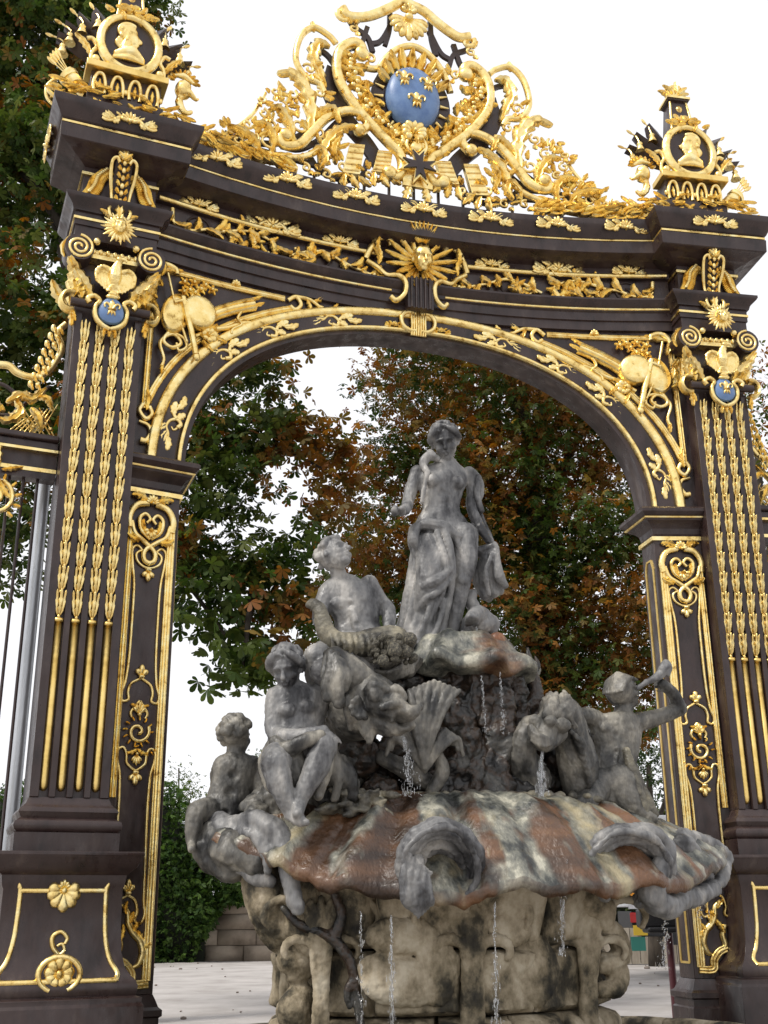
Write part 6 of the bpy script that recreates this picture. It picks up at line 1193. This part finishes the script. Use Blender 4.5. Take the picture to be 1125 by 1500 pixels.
# big rust chestnut in the middle
L2=[]
rn=random.Random(8)
for x,y,r in [(592,560,52),(640,540,70),(720,540,80),(800,560,70),(860,600,60),(600,640,60),(680,620,80),(760,630,85),(840,660,80),(900,700,60),(570,700,50),(640,720,80),(720,720,90),(800,740,90),(880,770,80),(940,780,50),(560,780,55),(610,800,80),(690,820,90),(780,830,95),(860,860,90),(930,880,70),(590,870,60),(640,900,60),(720,910,80),(810,920,85),(890,950,85),(960,970,50),(840,1010,75),(900,1030,70),(770,1000,50),(540,850,44),(510,800,40),(520,900,44),(545,940,26),(620,480,60),(700,450,80),(800,480,80),(880,520,70),(950,640,50),(535,690,30),(870,1080,44),(820,1080,34),(940,1060,36),(1000,800,60),(1010,950,60)]:
    L2.append((x,y,25+rn.uniform(-1.5,1.5),r))
tb=WP(785,1390,25.5);tb[2]=0
T2=thing('chestnut_tree','tall rust coloured autumn chestnut filling the arch behind the standing woman','tree',Matrix.Translation(tb))
trunk(T2,[tb,WP(787,1200,25.5),WP(790,1000,25.5),WP(785,800,25.5),WP(765,560,25.5)],[.55,.48,.42,.28,.1])
for b in [(600,600,25),(650,760,25),(860,620,25),(900,780,25),(570,820,25),(900,960,25),(700,480,25),(820,480,26),(640,900,25),(850,1010,25)]:
    p=WP(787,min(1080,b[1]+190),25.5);q=WP(*b);trunk(T2,[p,p*.5+q*.5+np.array([0,0,.4]),q],[.2,.12,.03],'limb')
B2=blobs(L2);C=spots(B2,27,.2,20,.42)
nz=np.array([noise.noise(Vector(c*.7)) for c in C]);isr=RG.random(len(C))<np.clip(.60+nz*2.6-(C[:,2]<6)*.3,.04,.97)
T=np.where(isr[:,None],tints(len(C),RUSTC),tints(len(C),GREEN));foliage('crown',C,RG.uniform(.11,.19,len(C)),T,5,T2,'stuff',shape=SHK)
# trees right behind the right pier and farther right
def simpletree(label,L,D,base,pal,n=13,sz=(.12,.22),name='broadleaf_tree',sr=.35,nl=3,tr=.25):
    tb=WP(base[0],1390,D);tb[2]=0;t=thing(name,label,'tree',Matrix.Translation(tb));BL=blobs([(x,y,D+random.uniform(-1,1),r) for x,y,r in L])
    c0=BL[0][0];trunk(t,[tb,(tb+c0)*.5+np.array([0,0,.1]),c0],[tr,tr*.7,tr*.3])
    for c,r in BL[1:4]: trunk(t,[(tb*.35+c0*.65),(tb+c0)*.25+c*.5,c],[tr*.4,tr*.25,.03],'limb')
    C=spots(BL,n,.3,14,sr);foliage('crown',C,RG.uniform(*sz,len(C)),tints(len(C),pal),nl,t,'stuff',shape=SHK,fanw=1.2);return t
simpletree('green and rusty tree whose crown shows beyond the right pier',[(1110,640,80),(1140,560,60),(1100,760,60),(1130,860,80),(1100,1000,60),(1020,1060,50),(1110,1100,70)],23,(1120,0),np.concatenate([GREEN,RUSTC[:2]]))
simpletree('dark green tree low between the horn blowing boy and the right jamb',[(950,1120,44),(990,1090,50),(930,1150,30),(985,1160,36),(1030,1130,50),(900,1130,30)],36,(960,0),DKG,16)
simpletree('slender light green young tree rising above the ivy left of the seated child',[(262,1150,24),(255,1185,28),(278,1170,20),(262,1125,12),(240,1170,22),(285,1200,22)],46,(262,0),GREEN[1:],22,(.10,.18),'young_tree',.3,3,.1)
simpletree('small green treetop between the seated child and seated woman',[(385,1105,16),(375,1125,18),(395,1120,14),(372,1150,20)],46,(380,0),GREEN[1:],24,(.10,.16),'broadleaf_tree',.28,3,.12)
# ivy wall
def P2(px,D): v=WP(px,1335,D);return v
IV=thing('ivy_wall','tall bank of dark ivy hanging over a wall, behind the gate at left','ivy',Matrix.Translation((P2(100,42)[0],42,0)))
x0,x1=P2(-260,42)[0],P2(300,42)[0]
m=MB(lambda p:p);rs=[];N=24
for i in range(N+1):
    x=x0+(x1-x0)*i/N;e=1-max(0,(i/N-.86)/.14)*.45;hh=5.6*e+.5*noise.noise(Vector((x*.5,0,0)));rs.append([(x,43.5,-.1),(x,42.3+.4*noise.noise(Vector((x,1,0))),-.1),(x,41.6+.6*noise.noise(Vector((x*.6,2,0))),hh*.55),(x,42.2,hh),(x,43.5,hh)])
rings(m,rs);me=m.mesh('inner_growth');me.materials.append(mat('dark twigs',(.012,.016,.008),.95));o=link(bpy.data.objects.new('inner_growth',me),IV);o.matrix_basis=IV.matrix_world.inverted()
n_=26000;x1=P2(345,42)[0];X=RG.uniform(x0-.5,x1+.3,n_);e=1-np.clip(((X-x0)/(x1-x0)-.86)/.14,0,1.2)*.45;hz=(5.7*e+.6*np.sin(X*1.3))*RG.uniform(0,1,n_)**1.1
bot=np.where(X>P2(225,42)[0],np.interp(X,[P2(285,42)[0],P2(330,42)[0]],[0.0,1.9]),0);Z=bot+hz*(1-bot/6);Y=41.6+RG.normal(0,.35,n_)-.35*np.sin(X*2.1+Z*1.7)+(np.abs(Z/5.7-.5)*1.0)
C=np.stack([X,Y,Z],1);foliage('leaves',C,RG.uniform(.13,.24,n_),tints(n_,np.array([[.025,.055,.012],[.045,.085,.018],[.07,.12,.026]])),3,IV,'stuff',shape=SHK,fanw=.9)
WST=mat('stained wall plaster',(.2,.16,.12),.95,0,var=[(.12,.095,.07),(.25,.205,.16),(.34,.29,.23)],vscale=.8,bump=.6,bscale=5,detail=9.)
WL=thing('stone_wall','low stained stone wall under the ivy, between the left jamb and the pedestal','wall',Matrix.Translation((P2(360,42.6)[0],42.6,0)))
xa=P2(215,42.6)[0]
m=MB(lambda p:p);box(m,xa-1,P2(620,42.6)[0],42.55,43.1,0,2.05);o=part('wall_core',m,WST,WL,False);o.matrix_basis=WL.matrix_world.inverted()
for r_ in range(4):
    xx=xa+(r_%2)*.6-.6
    while xx<P2(620,42.6)[0]:
        w_=random.uniform(1.0,1.7);m=MB(lambda p:p);h0,h1=.0+r_*.52,.52+r_*.52;y0=42.4+random.uniform(-.03,.03)
        ru=lambda:random.uniform(-.03,.03)
        rings(m,[[(xx+.015,y0+ru(),h0+.012),(xx+.015,y0+ru(),h1-.012),(xx+.015,43.2,h1-.012),(xx+.015,43.2,h0+.012)],[(xx+w_*.5,y0-.06+ru(),h0+.012),(xx+w_*.5,y0-.06+ru(),h1-.012),(xx+w_*.5,43.2,h1-.012),(xx+w_*.5,43.2,h0+.012)],[(xx+w_-.015,y0+ru(),h0+.012),(xx+w_-.015,y0+ru(),h1-.012),(xx+w_-.015,43.2,h1-.012),(xx+w_-.015,43.2,h0+.012)]])
        me=m.mesh('wall_stone');me.materials.append(WST);o=link(bpy.data.objects.new('wall_stone',me),WL);o.matrix_basis=WL.matrix_world.inverted();xx+=w_
# right: clipped hedge, plank barrier, parked lorry, maroon pole
HG=thing('clipped_hedge','long clipped hedge with yellowish top behind the white lorry','hedge',Matrix.Translation((P2(960,38)[0],38,0)))
xa,xb=P2(780,38)[0],P2(1300,38)[0];zt=WP(960,1184,38)[2]
m=MB(lambda p:p);box(m,xa,xb,38.2,39.4,0,zt-.15,8);me=m.mesh('inner_growth');me.materials.append(bpy.data.materials['dark twigs']);o=link(bpy.data.objects.new('inner_growth',me),HG);o.matrix_basis=HG.matrix_world.inverted()
n_=9000;C=np.stack([RG.uniform(xa,xb,n_),38.1+RG.uniform(-.1,.3,n_),zt*RG.uniform(.1,1,n_)**.6],1);tp=RG.random(n_)<.35;C[tp,2]=zt-RG.uniform(0,.18,tp.sum());C[tp,1]=RG.uniform(38,39.4,tp.sum())
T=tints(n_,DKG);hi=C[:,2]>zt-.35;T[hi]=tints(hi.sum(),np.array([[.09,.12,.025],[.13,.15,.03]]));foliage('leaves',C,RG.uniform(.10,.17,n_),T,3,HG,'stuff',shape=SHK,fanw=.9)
WOOD=mat('pale weathered planks',(.36,.31,.25),.9,0,var=[(.24,.20,.155),(.36,.32,.26),(.43,.38,.31)],vscale=3,bump=.3,stretch=(1,1,.15))
PB=thing('plank_barrier','low barrier of pale upright planks at the far edge of the gravel, right','barrier',Matrix.Translation((P2(930,37)[0],37,0)))
x=P2(840,37)[0];k=0
while x<P2(1120,37)[0]:
    w_=.26;m=MB(lambda p:p);box(m,x,x+w_,36.9+random.uniform(-.015,.015),36.96,0.02,WP(900,1360,37)[2]+random.uniform(-.02,.02));o=part('plank',m,WOOD,PB,False);o.matrix_basis=PB.matrix_world.inverted();x+=w_+.02
m=MB(lambda p:p);box(m,P2(840,37)[0],x,36.965,37.05,.2,.3);box(m,P2(840,37)[0],x,36.965,37.05,.7,.8);o=part('back_rail',m,WOOD,PB,False);o.matrix_basis=PB.matrix_world.inverted()
LX=P2(922,30)[0];LO=thing('parked_lorry','white box lorry with dark chassis parked behind the right end of the shell','lorry',Matrix.Translation((LX,30,0)))
def lp(name,a0,a1,b0,b1,z0,z1,m_,bv=.02):
    m=MB(lambda p:p);box(m,a0,a1,b0,b1,z0,z1);o=part(name,m,m_,LO,False,bevel=bv);return o
WHITE=mat('white lorry paint',(.72,.74,.76),.35,0,var=[(.62,.64,.66),(.76,.78,.8)],vscale=.6,bump=.05);BLK=mat('black chassis',(.015,.015,.017),.5,bump=.2)
lp('cargo_box',0,6.6,0,2.4,1.65,WP(960,1194,30)[2],WHITE,.04);lp('box_edge',-.02,6.62,-.03,.03,1.60,1.70,mat('aluminium edge',(.6,.6,.62),.3,.9),.01)
lp('chassis_rail',.1,6.4,.3,2.1,1.15,1.55,BLK);lp('side_guard',1.0,4.2,-.0,.06,.75,1.25,BLK);lp('mudguard',.25,1.0,-.02,.5,.95,1.45,BLK)
lp('tail_lamp',-.0,.30,-.06,.0,1.28,1.52,mat('red lamp lens',(.5,.02,.02),.25));lp('number_plate',.05,.40,-.08,-.03,.98,1.22,mat('yellow plate',(.75,.5,.03),.4),.005);lp('mud_flap',-.02,.34,-.02,.02,.62,.95,mat('green flap',(.03,.22,.17),.5),.005)
lp('marker_lamp',.05,.25,-.05,.1,1.78,2.0,mat('orange lamp lens',(.9,.35,.02),.3),.03);lp('cab',6.9,8.6,0,2.3,.7,3.1,WHITE,.15);lp('windscreen',8.55,8.66,.15,2.15,1.8,2.8,mat('dark glass',(.02,.02,.03),.08),.02)
for x in(2.9,5.6,7.6):
    for y in(.15,2.1):
        m=MB(lambda p:p);tube(m,[(x,y-.13,.5),(x,y-.12,.5),(x,y+.12,.5),(x,y+.13,.5)],[.44,.5,.5,.44],24);w_=part('wheel',m,BLK,LO);m=MB(lambda p:p);tube(m,[(x,y-.145,.5),(x,y+.10,.5)],.26,20);part('rim',m,bpy.data.materials['aluminium edge'],w_)
MAR=mat('maroon paint',(.10,.028,.035),.4,bump=.1)
b_=P2(977,17.0);PL_=thing('maroon_pole','slim maroon metal pole standing between the pedestal and the right jamb','pole',Matrix.Translation((b_[0],17,0)))
m=MB(lambda p:p);tube(m,[(0,0,0),(0,0,1.75)],.052,14);part('pole_tube',m,MAR,PL_);m=MB(lambda p:p);tube(m,[(0,0,0),(0,0,.03),(0,0,.05)],[.12,.12,.06],14);part('base_flange',m,MAR,PL_)
m=MB(lambda p:p);box(m,-.42,.40,-.16,.16,1.35,1.60);box(m,-.34,.1,-.22,.18,1.28,1.36);part('black_fitting',m,BLK,PL_,False,bevel=.03)
# ============================================================ names kept plain, top-level helper props removed
for o in list(SC.objects):
    if 'org' in o: del o['org']
